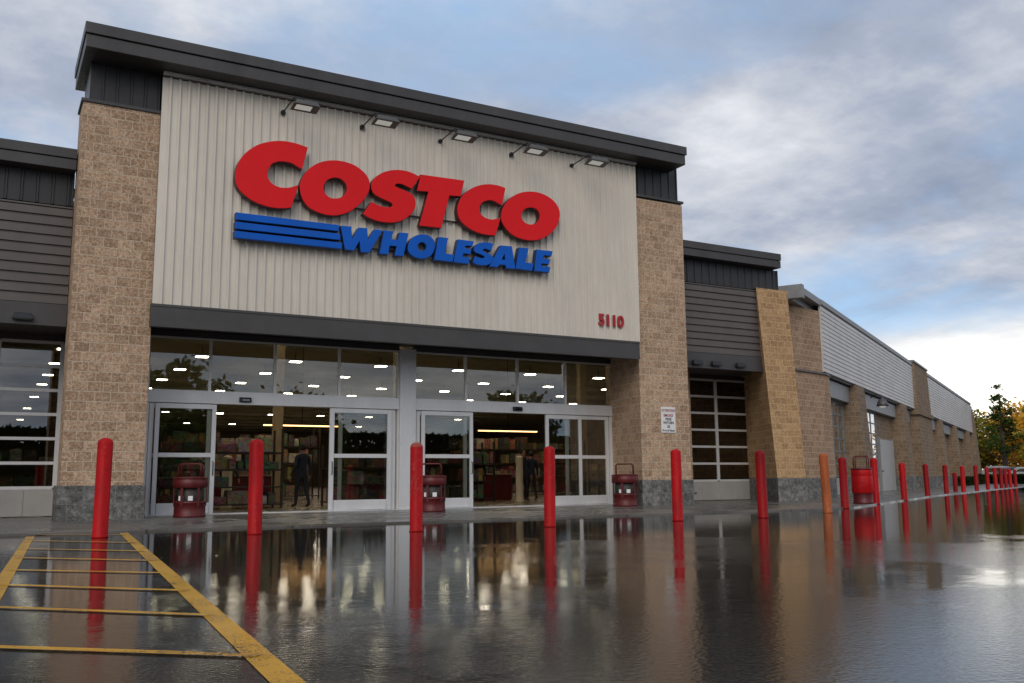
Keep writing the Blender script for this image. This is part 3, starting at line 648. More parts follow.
for s, z, sz, mt in (('ATTENTION', 2.665, .085, 'ink_red'), ('SMOKE', 2.515, .105, 'ink_red'), ('FREE', 2.41, .105, 'ink'), ('WITHIN', 2.305, .105, 'ink'), ('25', 2.20, .105, 'ink'), ('feet of door', 2.095, .09, 'ink')):
    text_mesh('text_line', s, sz, 16.955, z, 21.073, M[mt], PL, .003, .0015, 'CENTER')

# ================================================================ LAMPS AND SMALL FITTINGS ON THE STORE
FL = thing('floodlight', '', 'floodlight', (0, 0, 0), 0, 'floodlights above the store sign')
mb = MB(); mb.lathe([(.06, 0), (.06, .05)], (0, 0, 0), 12)
mb.v = [(x, -z, y) for x, y, z in mb.v]; mb.build('wall_mount', M['black'], FL)
mb = MB(); mb.tube([(0, -.03, 0), (0, -.45, .02), (.02, -.82, .06), (.10, -.88, .07), (.24, -.88, .06), (.26, -.88, 0)], .016, 8); mb.build('arm', M['black'], FL)
mb = MB()
mb.loft([(-.02, -1.02, -.115), (.60, -1.02, -.115), (.60, -.66, -.165), (-.02, -.66, -.165)], [(.06, -.97, .0), (.52, -.97, .0), (.52, -.72, -.02), (.06, -.72, -.02)])
for k in range(6): x = .08 + k * .085; mb.box(x, x + .018, -.95, -.74, -.02, .025)
hd = mb.build('lamp_head', M['lamp_house'], FL, .01)
mb = MB(); mb.loft([(.06, -.95, -.134), (.42, -.95, -.134), (.42, -.76, -.163), (.06, -.76, -.163)], [(.05, -.96, -.11), (.43, -.96, -.11), (.43, -.75, -.15), (.05, -.75, -.15)]); mb.build('lens', M['lens'], hd)
ORD = ('leftmost', 'second from the left', 'middle', 'fourth from the left', 'rightmost')
FX = (5.66, 7.62, 9.73, 11.82, 13.74)
for i, x in enumerate(FX):
    lab = '%s grey floodlight of five on black arms above the sign' % ORD[i]
    if i == 0: FL.location = (x, 20.965, 9.385); FL['label'] = lab
    else: dup(FL, (x, 20.965, 9.385), lab)
for x, lab in ((5.46, 'tiny black door sensor on the frame over the left doorway'), (13.04, 'tiny black door sensor on the frame over the right doorway')):
    t = thing('door_sensor', lab, 'sensor', (x, 22.88, 2.72), 0, 'sensors over the sliding doors')
    mb = MB(); mb.loft([(x - .14, 22.80, 2.70), (x + .14, 22.80, 2.70), (x + .14, 22.898, 2.68), (x - .14, 22.898, 2.68)], [(x - .14, 22.83, 2.80), (x + .14, 22.83, 2.80), (x + .14, 22.898, 2.81), (x - .14, 22.898, 2.81)]); mb.build('housing', M['black'], t, .008)
    mb = MB(); mb.box(x - .09, x + .09, 22.792, 22.801, 2.715, 2.755); mb.build('lens', M['glass_dark'], t)
for x, y, lab in ((.55, 21.85, 'small dark lamp box on the beam over the left glazed overhead door'), (18.75, 21.85, 'small dark lamp box at the left end of the beam right of the entrance'), (19.5, 21.85, 'small dark lamp box at the middle of the beam right of the entrance'), (20.5, 21.85, 'small dark lamp box at the right end of the beam right of the entrance')):
    t = thing('canopy_light', lab, 'lamp', (x, y, 4.1), 0, 'lamp boxes under the dark side beams')
    mb = MB(); mb.loft([(x - .2, y - .1, 4.2), (x + .2, y - .1, 4.2), (x + .2, y + .03, 4.2), (x - .2, y + .03, 4.2)], [(x - .16, y - .05, 4.33), (x + .16, y - .05, 4.33), (x + .16, y + .03, 4.33), (x - .16, y + .03, 4.33)]); mb.build('housing', M['black'], t, .01)
    mb = MB(); mb.box(x - .16, x + .16, y - .07, y + .01, 4.185, 4.199); mb.build('lens', M['lamp_house'], t)
# gooseneck lamp on the wing
p0 = Vector(w(44.5, -7.58, 4.3))
t = thing('wall_lamp', 'grey bell-shaped wall lamp over the second bay of the side wing', 'lamp', tuple(p0))
mb = MB(); mb.tube([p0, p0 + NN * .25 + Vector((0, 0, .12)), p0 + NN * .42 + Vector((0, 0, .06)), p0 + NN * .5 - Vector((0, 0, .08))], .03, 8); mb.build('arm', M['black'], t)
mb = MB(); c = p0 + NN * .5; mb.lathe([(.26, -.42), (.24, -.3), (.16, -.16), (.07, -.08), (.05, .0)], c, 16); hh = mb.build('shade', M['lamp_house'], t)
mb = MB(); mb.lathe([(.02, -.50), (.13, -.46), (.16, -.38), (.1, -.3)], c, 12); mb.build('bulb', M['lens'], hh)

# ================================================================ BOLLARDS
def bollard_mesh(h, r, mat, name='bollard_sleeve'):
    mb = MB(); prof = [(r * 1.06, 0), (r * 1.06, .02), (r, .03), (r, h - r * .75)]
    for k in range(1, 7):
        a = k / 6 * PI / 2; prof.append((r * math.cos(a) if k < 6 else .004, h - r * .75 + r * .75 * math.sin(a)))
    mb.lathe(prof, (0, 0, 0), 28); return mb.build(name, mat)
def bollard(x, y, h, mat, label, r=.115, group=None, lean=(0, 0), z=0):
    o = bollard_mesh(h, r, mat, 'bollard'); o.location = (x, y, z); o.rotation_euler = (lean[0], lean[1], 0)
    return tag(o, label, 'bollard', group)
G1 = 'red bollards in front of the entrance'; G2 = 'red bollards along the kerb of the side wing'
bollard(1.57, 15.1, 1.455, M['red'], 'red bollard standing on the yellow hatching before the left block pier', .108, G1, (0, .006))
bollard(3.68, 14.55, 1.44, M['red'], 'red bollard in front of the left open doorway', .107, G1, (.0, -.008))
b3 = bollard(5.97, 13.7, 1.385, M['red'], 'red bollard with a sun-faded upper half in front of the grey entrance column', .101, G1)
b3.data.materials.append(M['pink'])
for p in b3.data.polygons:
    if p.center.z > .86: p.material_index = 1
bollard(8.37, 13.62, 1.345, M['red'], 'bright red bollard in front of the right doorway', .097, G1, (0, .007))
bollard(11.37, 13.95, 1.33, M['red'], 'red bollard in front of the block pier with the white notice', .099, G1)
bollard(13.46, 13.9, 1.325, M['shaded_red'], 'red bollard before the glazed overhead door right of the entrance', .099, G1, (0, -.006))
bollard(16.3, 14.85, 1.31, M['faded'], 'faded orange bollard before the sunlit-tinted stepped pier', .098, G1, (.0, -.03))
def on(x, y):
    pass
names = ['red bollard just left of the solid red litter bin at the kerb', 'red bollard just right of the solid red litter bin at the kerb', 'first red bollard along the kerb beyond the solid red bin and its pair of posts',
         'second red bollard along the kerb beyond the solid red bin', 'third red bollard along the kerb beyond the solid red bin', 'fourth red bollard along the kerb beyond the solid red bin',
         'fifth red bollard along the kerb beyond the solid red bin', 'sixth red bollard along the kerb, left of the far tree', 'seventh red bollard along the kerb, before the far hedge', 'eighth red bollard along the kerb, before the far hedge',
         'ninth red bollard along the kerb, before the far hedge', 'tenth red bollard along the kerb, before the far parked cars', 'farthest red bollard at the right end of the kerb']
pts = [(24.5, -4.93), (28.3, -4.84), (33.0, -4.77), (39.0, -4.80), (43.5, -4.62), (47.2, -4.31), (51.4, -4.10), (55.8, -3.92), (58.8, -3.72), (61.2, -3.58), (63.0, -3.45), (64.8, -3.30), (66.8, -3.12)]
hh_ = [1.27, 1.31, 1.22, 1.24, 1.24, 1.22, 1.28, 1.22, 1.21, 1.2, 1.17, 1.15, 1.13]
pts_ = [(24.0, -4.78), (28.1, -4.78), (32.9, -4.74), (38.5, -4.72), (43.3, -4.4), (47.6, -4.15), (52.2, -3.95), (56.0, -3.66), (60.4, -3.43), (64.2, -3.25), (68.5, -3.2), (73.5, -3.15), (79.0, -3.05)]
hh0_ = [1.27, 1.33, 1.21, 1.22, 1.22, 1.22, 1.25, 1.25, 1.25, 1.25, 1.25, 1.25, 1.25]
for (s, n), h, nm in zip(pts, hh_, names):
    x, y, _ = w(s, n); bollard(x, y, h, M['red'] if random.random() < .25 else M['shaded_red'], nm, .098, G2, (random.uniform(-.015, .015), random.uniform(-.02, .02)), .0)
x, y, _ = w(48.4, -4.75); bollard(x, y, .9, M['shaded_red'], 'short red post beside the fourth kerb bollard beyond the bin', .1, G2, (0, 0), .035)

# ================================================================ LITTER BINS
def litter_bin(name, label, loc, rz, solid=False, k=1.0):
    t = thing(name, label, 'litter bin', loc, rz, 'red litter bins by the doors'); R_ = .34
    def ring_band(mb, r, z0, z1, th=.02, n=28):
        prof = [(r, z0), (r + .012, z0 + .01), (r + .012, z1 - .01), (r, z1), (r - th, z1), (r - th, z0)]
        rs = []
        for q, z in prof + [prof[0]]: rs.append([(q * math.cos(2 * PI * i / n), q * math.sin(2 * PI * i / n), z) for i in range(n)])
        mb.rings(rs, False)
    def part(mb, nm, mt, parent=t):
        # parts are modelled about the bin's own base
        off = parent_loc(parent); mb.v = [(a + off.x, b + off.y, c + off.z) for a, b, c in mb.v]
        return mb.build(nm, mt, parent)
    mb = MB(); mb.lathe([(R_ - .01, .0), (R_, .015), (R_, .05), (R_ - .012, .06), (R_ - .012, .29), (R_, .30), (R_, .34), (R_ - .015, .345), (R_ - .03, .25), (.01, .245)], n=28); part(mb, 'base_drum', M['bin_red'])
    mb = MB(); ring_band(mb, R_ + .008, .63, .82); part(mb, 'rim_band', M['red' if solid else 'bin_red'])
    mb = MB(); mb.lathe([(R_ + .025, .822), (R_ + .03, .845), (R_ + .01, .86), (.22, .868), (.16, .87), (.14, .83), (.004, .82)], n=28); part(mb, 'lid', M['bin_red'])
    if solid:
        mb = MB(); ring_band(mb, R_ + .01, .26, .68); part(mb, 'side_panel', M['red'])
    else:
        for i in range(6):
            a = 2 * PI * i / 6 + .26; mb = MB(); ca, sa = math.cos(a), math.sin(a); r1, r0, hw = R_ + .004, R_ - .016, .028; q_ = [(ca * r1 - sa * hw, sa * r1 + ca * hw), (ca * r1 + sa * hw, sa * r1 - ca * hw), (ca * r0 + sa * hw, sa * r0 - ca * hw), (ca * r0 - sa * hw, sa * r0 + ca * hw)]; mb.prism(q_, .24, .70); part(mb, 'post', M['bin_red'])
        mb = MB(); mb.lathe([(.23, .27), (.255, .28), (.255, .64), (.235, .65), (.22, .3), (.01, .29)], n=24); part(mb, 'liner', M['liner'])
        for a0 in (-2.05, -1.25):
            mb = MB(); mb.box(.262 * math.cos(a0) - .05, .262 * math.cos(a0) + .05, .262 * math.sin(a0) - .03, .262 * math.sin(a0) - .02, .36, .46)
            part(mb, 'sticker', M['white'])
    mb = MB(); x = .235
    for yy in (-.1, .1): mb.tube([(-x, yy, .84), (-x, yy, 1.10), (-x + .04, yy, 1.145), (x - .04, yy, 1.145), (x, yy, 1.10), (x, yy, .84)], .02, 8)
    for xx in (-.15, .0, .15): mb.tube([(xx, -.1, 1.145), (xx, .1, 1.145)], .014, 6)
    part(mb, 'hoop_handle', M['bin_red'])
    t.scale = k if isinstance(k, tuple) else (k, k, k)
    return t
litter_bin('litter_bin', 'red cage litter bin with hoop top standing before the left sliding door', (4.0, 21.45, .035), -.45)
litter_bin('litter_bin', 'red cage litter bin half hidden behind the bollard with the faded top', (9.55, 21.0, .035), -.45)
litter_bin('litter_bin', 'red cage litter bin against the left face of the right block pier', (15.43, 21.15, .035), -.6)
litter_bin('litter_bin', 'solid bright red litter bin with hoop at the kerb between two bollards', (*w2(27.55, -5.05), .035), -.55, True, (.78, .78, 1.14))
# ================================================================ INSIDE THE STORE
PN = ('first', 'second', 'third', 'fourth')
cl = thing('ceiling_light', '', 'strip light', (0, 0, 0), 0, 'strip lights on the store ceiling')
mb = MB(); mb.box(-.38, .38, -.3, .3, .03, .1); mb.box(-.02, .02, -.02, .02, .1, .5); mb.build('housing', M['lamp_house'], cl)
mb = MB(); mb.box(-.28, .28, -.22, .22, 0, .029); mb.build('tube', M['tube'], cl)
first = True
rown = ('nearest', 'second nearest', 'third nearest', 'fourth nearest', 'fifth nearest', 'sixth nearest', 'seventh nearest', 'farthest')
coln = {-2.5: 'far left column', 3.0: 'column above the left overhead door', 9.25: 'column over the left doorway', 14: 'second column from the left doorway', 18.75: 'third column from the left doorway',
        23.5: 'column behind the grey entrance column', 28.25: 'column behind the right doorway', 33.2: 'rightmost full column', 38: 'column deep behind the right doorway', 43: 'column deepest to the right'}
for cx_, cn in coln.items():
    for k, y in enumerate((48, 54, 60, 66, 76, 88, 104)):
        lab = 'glowing ceiling light, %s of the %s' % (rown[k], cn)
        if first: cl.location = (cx_, y, 6.95); cl['label'] = lab; first = False
        else: dup(cl, (cx_, y, 6.95), lab)
# unseen lamps added over the entrance aisle to brighten goods and people
for x in range(-4, 30, 4):
    for y in (26.5, 31, 35.5):
        if x < 22 or y > 31: dup(cl, (x, y, 6.95), 'unseen fill light added near the front of the store, above the door heads')

box_meshes = []
def rack(x0, x1, y, h, shelves, label, dens=.8, dep=.9):
    t = thing('display_rack', label, 'rack', ((x0 + x1) / 2, y, .03))
    for x in (x0, x1):
        for yy in (y - dep / 2, y + dep / 2):
            mb = MB(); mb.box(x - .03, x + .03, yy - .03, yy + .03, .03, h); mb.build('upright', M['rack'], t)
    zs = [.12 + (h - .35) * k / shelves for k in range(shelves)]
    for z in zs:
        mb = MB(); mb.box(x0 - .04, x1 + .04, y - dep / 2 - .04, y + dep / 2 + .04, z, z + .04); mb.build('shelf', M['rack'], t)
    gap = (h - .35) / shelves
    for z in zs:
        x = x0 + .08
        while x < x1 - .2:
            bw = random.choice((.16, .22, .3, .42, .55)) * random.uniform(.85, 1.1); bh = random.uniform(.4, .86) * gap; bd = random.uniform(.35, .7)
            if x + bw > x1: break
            if random.random() < dens:
                o = carton(bw, bh, bd); o.location = (x + bw / 2, y - dep / 2 + bd / 2 + random.uniform(0, .08), z + .0405)
                tag(o, 'carton on the %s' % label, 'carton', 'cartons on the %s' % label)
            x += bw + random.uniform(.01, .06)
def carton(a, h, d):
    mb = MB(); mb.box(-a / 2, a / 2, -d / 2, d / 2, 0, h)
    if random.random() < .5: mb.box(-a / 2 + .02, a / 2 - .02, -d / 2 + .02, d / 2 - .02, h + .0005, h + .02)
    return mb.build('goods_carton', random.choice(GOODS), None, .012)
rack(4.2, 7.6, 27.6, 2.3, 4, 'low display rack behind the left fixed door panel', .9)
rack(-.4, 2.3, 28.5, 2.0, 3, 'low rack inside the left overhead door', .85)
rack(9.3, 11.9, 28.2, 1.9, 3, 'low display rack behind the leaf right of the left doorway', .85)
rack(12.6, 15.6, 29.5, 2.1, 3, 'display rack behind the leaf left of the right doorway', .85)
rack(19.8, 22.9, 29.2, 2.2, 4, 'display rack behind the rightmost door leaf', .9)
rack(24.5, 29.5, 29.6, 1.9, 3, 'low rack inside the right overhead door', .8)
rack(6.5, 13.0, 41, 3.2, 4, 'tall rack deep in the store beyond the left doorway', .85)
rack(20, 28, 42, 3.2, 4, 'tall rack deep in the store beyond the right doorway', .85)
for i, (x, y) in enumerate(((8.9, 32.5), (13.6, 33), (22.6, 34))):
    t = thing('steel_column', ('brown steel column inside the left doorway', 'brown steel column behind the grey entrance column', 'brown steel column inside the right doorway')[i], 'column', (x, y, .03), 0, 'steel columns inside the store')
    mb = MB(); mb.box(x - .15, x + .15, y - .15, y + .15, .06, 7.44); mb.build('shaft', M['in_wall'], t)
    mb = MB(); mb.box(x - .25, x + .25, y - .25, y + .25, .031, .06); mb.build('base_plate', M['rack'], t)
for i, (x, y, lab) in enumerate(((7.4, 31.2, 'dark red counter left inside the left doorway'), (11.6, 31.6, 'dark red counter right inside the left doorway'), (16.3, 31.0, 'dark red counter inside the right doorway'))):
    t = thing('service_counter', lab, 'counter', (x, y, .03), 0, 'counters inside the store')
    mb = MB(); mb.box(x - .9, x + .9, y - .35, y + .35, .035, .95); mb.build('cabinet', M['bin_red'], t, .01)
    mb = MB(); mb.box(x - .96, x + .96, y - .4, y + .4, .955, 1.0); mb.build('worktop', M['in_wall'], t, .006)
for x, y, lab in ((11.9, 39.6, 'warm lamp strip lighting the tall rack deep beyond the left doorway'), (22.6, 40.6, 'warm lamp strip lighting the tall rack deep beyond the right doorway')):
    t = thing('shelf_lamp', lab, 'lamp', (x, y, 3.1), 0, 'warm lamp strips over the tall racks')
    mb = MB(); mb.box(x - 1.7, x + 1.7, y - .06, y + .06, 3.16, 3.24); mb.build('housing', M['black'], t)
    mb = MB(); mb.box(x - 1.65, x + 1.65, y - .04, y + .04, 3.11, 3.159); mb.build('tube', M['warm_tube'], t)
    mb = MB(); mb.tube([(x, y, 3.24), (x, y, 7.44)], .015, 6); mb.build('hanger', M['black'], t)
G3 = 'cream posts inside the doors'
bollard(6.5, 29.2, 1.55, M['beige'], 'cream post standing just inside the left doorway', .15, G3, (0, 0), .03)
bollard(15.9, 27.8, 1.55, M['beige'], 'cream post standing just inside the right doorway', .12, G3, (0, 0), .03)
bollard(10.35, 29.6, 1.5, M['beige'], 'thin cream post by the right edge of the left doorway', .08, G3, (0, 0), .03)

# ================================================================ PEOPLE
def skin_mesh(name, nodes, edges, levels=2):
    me = bpy.data.meshes.new(name); me.from_pydata([n[0] for n in nodes], edges, [])
    o = bpy.data.objects.new('tmp', me); COL.objects.link(o)
    sk = o.modifiers.new('s', 'SKIN'); sk.use_smooth_shade = True
    for d_, n in zip(me.skin_vertices[0].data, nodes): d_.radius = n[1] if isinstance(n[1], tuple) else (n[1], n[1]); d_.use_root = False
    me.skin_vertices[0].data[0].use_root = True
    sb = o.modifiers.new('b', 'SUBSURF'); sb.levels = levels; sb.render_levels = levels
    bpy.context.view_layer.update()
    m2 = bpy.data.meshes.new_from_object(o.evaluated_get(bpy.context.evaluated_depsgraph_get()))
    bpy.data.objects.remove(o); m2.name = name
    return m2
def person(label, loc, rz, h=1.75, coat='jacket', stride=.16, armf=.12):
    k = h / 1.75
    nd = []; ed = []
    def add(p, r, frm=None):
        nd.append(((p[0] * k, p[1] * k, p[2] * k), tuple(a * k for a in r) if isinstance(r, tuple) else r * k)); i = len(nd) - 1
        if frm is not None: ed.append((frm, i))
        return i
    pel = add((0, 0, .93), (.165, .115)); wa = add((0, 0, 1.08), (.15, .105), pel); ch = add((0, .0, 1.27), (.175, .12), wa); sh = add((0, .01, 1.42), (.13, .09), ch)
    ne = add((0, -.005, 1.50), .055, sh); h0 = add((0, -.015, 1.57), (.07, .08), ne); h1 = add((0, -.02, 1.65), (.078, .095), h0); h2 = add((0, -.015, 1.72), (.055, .065), h1)
    for sx in (-1, 1):
        st = stride * sx
        hip = add((sx * .10, 0, .86), .095, pel); kn = add((sx * .11, -st * .5 - .02, .48), .062, hip); an = add((sx * .11, -st + .05, .09), .043, kn); add((sx * .125, -st - .12, .04), (.045, .032), an)
        s_ = add((sx * .20, .01, 1.40), .065, sh); el = add((sx * .27, .03 + sx * armf * .3, 1.12), .048, s_); wr = add((sx * .27, -.08 - sx * armf * .6, .89), .031, el)
        pm = add((sx * .268, -.10 - sx * armf * .6, .82), (.022, .038), wr)
        for f in range(4):
            y0 = -.075 - f * .017 - sx * armf * .6
            a = add((sx * .268, y0 - .005, .755), .0095, pm); add((sx * (.258 - .004 * f), y0 - .012, .715 - .006 * (f in (1, 2))), .008, a)
        th = add((sx * .255, -.135 - sx * armf * .6, .79), .011, pm); add((sx * .25, -.15 - sx * armf * .6, .755), .009, th)
    me = skin_mesh('person_body', nd, ed)
    t = thing('person', label, 'person', loc, rz)
    me.materials.clear()
    for m_ in (M['skin'], M[coat], M['trouser'], M['shoe']): me.materials.append(m_)
    for p in me.polygons:
        z = p.center.z / k; x = abs(p.center.x) / k
        if z > 1.49: p.material_index = 0
        elif z < .085: p.material_index = 3
        elif x > .215 and z < .875: p.material_index = 0
        elif z > .88 or (x > .215): p.material_index = 1
        else: p.material_index = 2
    link('body', me, None, t)
    mb = MB(); rs = []
    for z, r in ((1.585, .072), (1.62, .092), (1.67, .1), (1.72, .088), (1.755, .055), (1.768, .01)):
        rs.append([(k * r * .88 * math.cos(2 * PI * i / 16), k * (.012 + max(-r * .55 if z < 1.7 else -r, r * 1.02 * math.sin(2 * PI * i / 16))), k * z) for i in range(16)])
    mb.rings(rs); off = parent_loc(t); mb.v = [(a + off.x, b + off.y, c + off.z) for a, b, c in mb.v]; mb.build('hair', M['hair'], t)
    mb = MB()
    for sx in (-1, 1):
        mb.lathe([(.003, 0), (.011, .002), (.011, .016), (.003, .02)], (sx * .03 * k, -.108 * k, 1.645 * k), 8)
    mb.v = [(a + off.x, b + off.y, c + off.z) for a, b, c in mb.v]; mb.build('eyes', M['hair'], t)
    return t
person('person in dark jacket and trousers seen from behind in the left doorway', (8.15, 27.0, .03), PI + .35, 1.82, 'jacket')
person('person in a brown coat standing left of the red counter inside the right doorway', (15.25, 29.6, .03), PI - .2, 1.72, 'jacket2', .08)
person('person in dark clothes in the middle of the right doorway', (16.5, 28.6, .03), .5, 1.80, 'jacket', .05)
person('person in dark clothes right of the cream post inside the right doorway', (17.3, 29.4, .03), PI, 1.74, 'jacket', .14)
person('person behind the cream post inside the left doorway', (6.75, 30.1, .03), .2, 1.70, 'jacket2', .05)

# ================================================================ TREES, HEDGE, CARS
def crown_mesh(mb, c, rx, rz, n, size, shape='round', rnd=random):
    cl_ = []
    nb = max(14, n // 55)
    for _ in range(nb):
        while True:
            u = Vector((rnd.uniform(-1, 1), rnd.uniform(-1, 1), rnd.uniform(-1, 1)))
            if u.length <= 1: break
        if shape == 'cone':
            t = (u.z + 1) / 2; wd = (1 - t) ** .75 * .95 + .06; a = rnd.uniform(0, 2 * PI); q = wd * rnd.uniform(.25, 1)
            cl_.append((Vector((c[0] + rx * q * math.cos(a), c[1] + rx * q * math.sin(a), c[2] - rz + 2 * rz * t)), .12 + .2 * (1 - t)))
        else:
            u = u.normalized() * rnd.uniform(.45, 1.0)
            cl_.append((Vector((c[0] + rx * u.x, c[1] + rx * u.y, c[2] + rz * u.z)), rnd.uniform(.17, .34)))
    for _ in range(n):
        cc, rr = rnd.choice(cl_)
        p = cc + Vector((rnd.gauss(0, 1), rnd.gauss(0, 1), rnd.gauss(0, .75))) * rr * rx * .62
        a = Vector((rnd.uniform(-1, 1), rnd.uniform(-1, 1), rnd.uniform(-1, 1))).normalized(); b = a.orthogonal().normalized()
        s = size * rnd.uniform(.6, 1.4)
        mb.face([p - a * s, p + b * s * .55, p + a * s, p - b * s * .55])
def tree(label, x, y, h, rx, mat, n=2200, shape='round', size=.16, base=.28, name='tree'):
    t = thing(name, label, 'tree', (x, y, 0))
    r = random.Random(int(x * 13 + y * 7)); mb = MB(); tr = h * .02 + .05
    mb.tube([(x, y, 0), (x + .03, y, h * .25), (x - .04, y + .05, h * .55), (x, y, h * .93)], [tr * 1.25, tr, tr * .6, .02], 8)
    for k in range(12):
        z = h * (base + (.9 - base) * k / 12); a = k * 2.4; l = rx * (.85 if shape == 'round' else (1 - z / h) * 1.05 + .1)
        mb.tube([(x, y, z), (x + l * .5 * math.cos(a), y + l * .5 * math.sin(a), z + l * .22), (x + l * .92 * math.cos(a), y + l * .92 * math.sin(a), z + l * .55)], [tr * .42, tr * .25, .012], 5)
    mb.build('trunk', M['bark'], t)
    mb = MB(); zc = h * (1 + base) / 2; crown_mesh(mb, (x, y, zc), rx, h * (1 - base) / 2, n, size, shape, r); mb.build('crown', M[mat], t, weld=False)
    return t
# straight road-lot trees beyond the end of the wing
def far(px_deg, dist):
    a = math.radians(px_deg); return dist * math.cos(a), dist * math.sin(a)
x, y = far(33.1, 103); tree('tall pointed dark green tree rising above the others beyond the end of the wing', x, y, 9.7, 2.2, 'leaf_green', 2100, 'cone', .17, .17)
x, y = far(31.45, 100); tree('pointed green tree cut by the right edge of the picture', x, y, 9.4, 1.8, 'leaf_olive', 2200, 'cone', .2, .2)
x, y = far(34.35, 122); tree('round olive tree behind the far end of the wing', x, y, 8.2, 3.8, 'leaf_olive', 3400, 'round', .24, .12)
x, y = far(33.3, 126); tree('low golden tree behind the tall pointed tree, on its left', x, y, 7.8, 4.0, 'leaf_gold', 3600, 'round', .24, .1)
x, y = far(32.1, 118); tree('bright orange gold autumn tree right of the tall pointed tree', x, y, 8.8, 3.8, 'leaf_gold', 4000, 'round', .22, .1)
x, y = far(30.6, 112); tree('broad gold tree at the far right edge of the picture', x, y, 9.0, 4.0, 'leaf_gold', 2600, 'round', .24, .1)
x, y = far(35.2, 130); tree('dark green bushy tree at the corner of the wing', x, y, 6.4, 3.6, 'leaf_green', 2200, 'round', .25, .05)
x, y = far(32.6, 132); tree('dark green bushy tree behind the parked cars', x, y, 6.8, 4.6, 'leaf_green', 2400, 'round', .26, .03)
def hedge(label, a, b, wd, h, n, name='hedge'):
    a = Vector((*a, 0)); b = Vector((*b, 0)); t_ = thing(name, label, 'hedge', tuple((a + b) / 2)); r = random.Random(5); mb = MB(); tv = (b - a); pv = Vector((-tv.y, tv.x, 0)).normalized()
    for _ in range(n):
        p = a + tv * r.random() + pv * r.uniform(-.5, .5) * wd + Vector((0, 0, abs(h * (1 - r.random() ** 2.2)) + r.gauss(0, .05) + .06))
        u = Vector((r.uniform(-1, 1), r.uniform(-1, 1), r.uniform(-1, 1))).normalized(); q = u.orthogonal().normalized(); s = (.09 if h < 3 else .45) * r.uniform(.7, 1.6)
        mb.face([p - u * s, p + q * s * .6, p + u * s, p - q * s * .6])
    mb.build('foliage', M['leaf_hedge'], t_, weld=False)
    mb = MB(); e0 = pv * wd * .3; q0 = [a + e0, a - e0, b - e0, b + e0]; mb.prism([(p.x, p.y) for p in q0], .02, h * .78); mb.build('inner_twigs', M['leaf_hedge'], t_)
    mb = MB()
    for k in range(int(tv.length / .8)):
        p = a + tv * ((k + .5) / int(tv.length / .8)); mb.tube([p, p + Vector((.05, .03, h * .7))], .03, 5)
    mb.build('stem', M['bark'], t_)
hedge('clipped dark hedge along the car park edge behind the far bollards', far(35.0, 93), far(29.6, 88), 1.6, .7, 7000)
hedge('low dark shrubs against the foot of the wing behind the kerb bollards', w2(74, -6.9), w2(97, -6.9), .8, .5, 4000)
def car(label, loc, rz, mat, hgt=1.5):
    t = thing('parked_car', label, 'car', loc, rz); Wd = .88
    off = parent_loc(t)
    def part(mb, nm, mt, parent=t, bev=0):
        o_ = parent_loc(parent); mb.v = [(a + o_.x, b + o_.y, c + o_.z) for a, b, c in mb.v]; return mb.build(nm, mt, parent, bev)
    k = hgt / 1.5
    prof = [(-2.2, .35), (-2.25, .62), (-2.1, .86), (-1.2, .95), (-.55, 1.42 * k), (.2, 1.5 * k), (1.3, 1.46 * k), (1.95, 1.02), (2.2, .95), (2.25, .5), (2.15, .32)]
    mb = MB(); mb.loft([(x, -Wd, z) for x, z in prof], [(x, Wd, z) for x, z in prof]); part(mb, 'body', M[mat], t, .06)
    gl = [(-.85, 1.02), (-.45, 1.28 * k), (.2, 1.34 * k), (1.1, 1.31 * k), (1.5, 1.05)]
    for sy in (-1, 1):
        mb = MB(); mb.loft([(x, sy * (Wd + .004), z) for x, z in gl], [(x, sy * (Wd - .02), z) for x, z in gl]); part(mb, 'side_window', M['glass_dark'])
        mb = MB(); mb.box(-2.235, -2.1, sy * .5, sy * .82, .66, .8); part(mb, 'headlight', M['lens'], t, .02)
    mb = MB(); mb.loft([(-1.16, -.76, .975), (-.57, -.7, 1.41 * k), (-.57, .7, 1.41 * k), (-1.16, .76, .975)], [(-1.19, -.76, .985), (-.6, -.7, 1.42 * k), (-.6, .7, 1.42 * k), (-1.19, .76, .985)]); part(mb, 'windscreen', M['black'])
    for x in (-1.4, 1.4):
        for sy in (-1, 1):
            mb = MB(); mb.lathe([(.2, -.1), (.31, -.1), (.33, -.06), (.33, .06), (.31, .1), (.2, .1)], n=18); mb.v = [(a + x, c + sy * (Wd - .07), b + .33) for a, b, c in mb.v]; wh = part(mb, 'wheel', M['tyre'])
            mb = MB(); mb.lathe([(.01, -.11), (.19, -.105), (.2, .105), (.01, .11)], n=14); mb.v = [(a + x, c + sy * (Wd - .07), b + .33) for a, b, c in mb.v]; part(mb, 'rim', M['alu'], wh)
for i, (dg, ds, mt, hg, rz, lab) in enumerate(((33.15, 99, 'car_white', 1.62, 1.9, 'white van parked under the tall pointed tree'), (32.35, 97.5, 'car_silver', 1.5, 2.0, 'silver car parked right of the white van behind the far hedge'), (31.75, 97, 'car_white', 1.5, 2.05, 'white car parked at the right edge behind the far hedge'), (30.9, 97, 'car_silver', 1.5, 2.05, 'silver car parked outside the row at far right'))):
    x, y = far(dg, ds); car(lab, (x, y, 0), rz, mt, hg)
# trees across the car park, seen only as reflections in the glass
for x, y, h, lab in ((14.2, -38, 10.9, 'dark tree across the car park mirrored in the leftmost transom pane'), (27, -46, 9.6, 'low dark tree across the car park mirrored in the third transom pane'), (51, -44, 10.2, 'dark tree across the car park mirrored above the right doorway')):
    tree(lab, x, y, h, 4.2, 'leaf_green', 6500, 'round', .3, .15)
hedge('unseen tall hedge added across the car park to darken door glass reflections', (-70, -64), (90, -64), 5.0, 6.2, 12000)  # added behind the camera so the glass mirrors a dark horizon

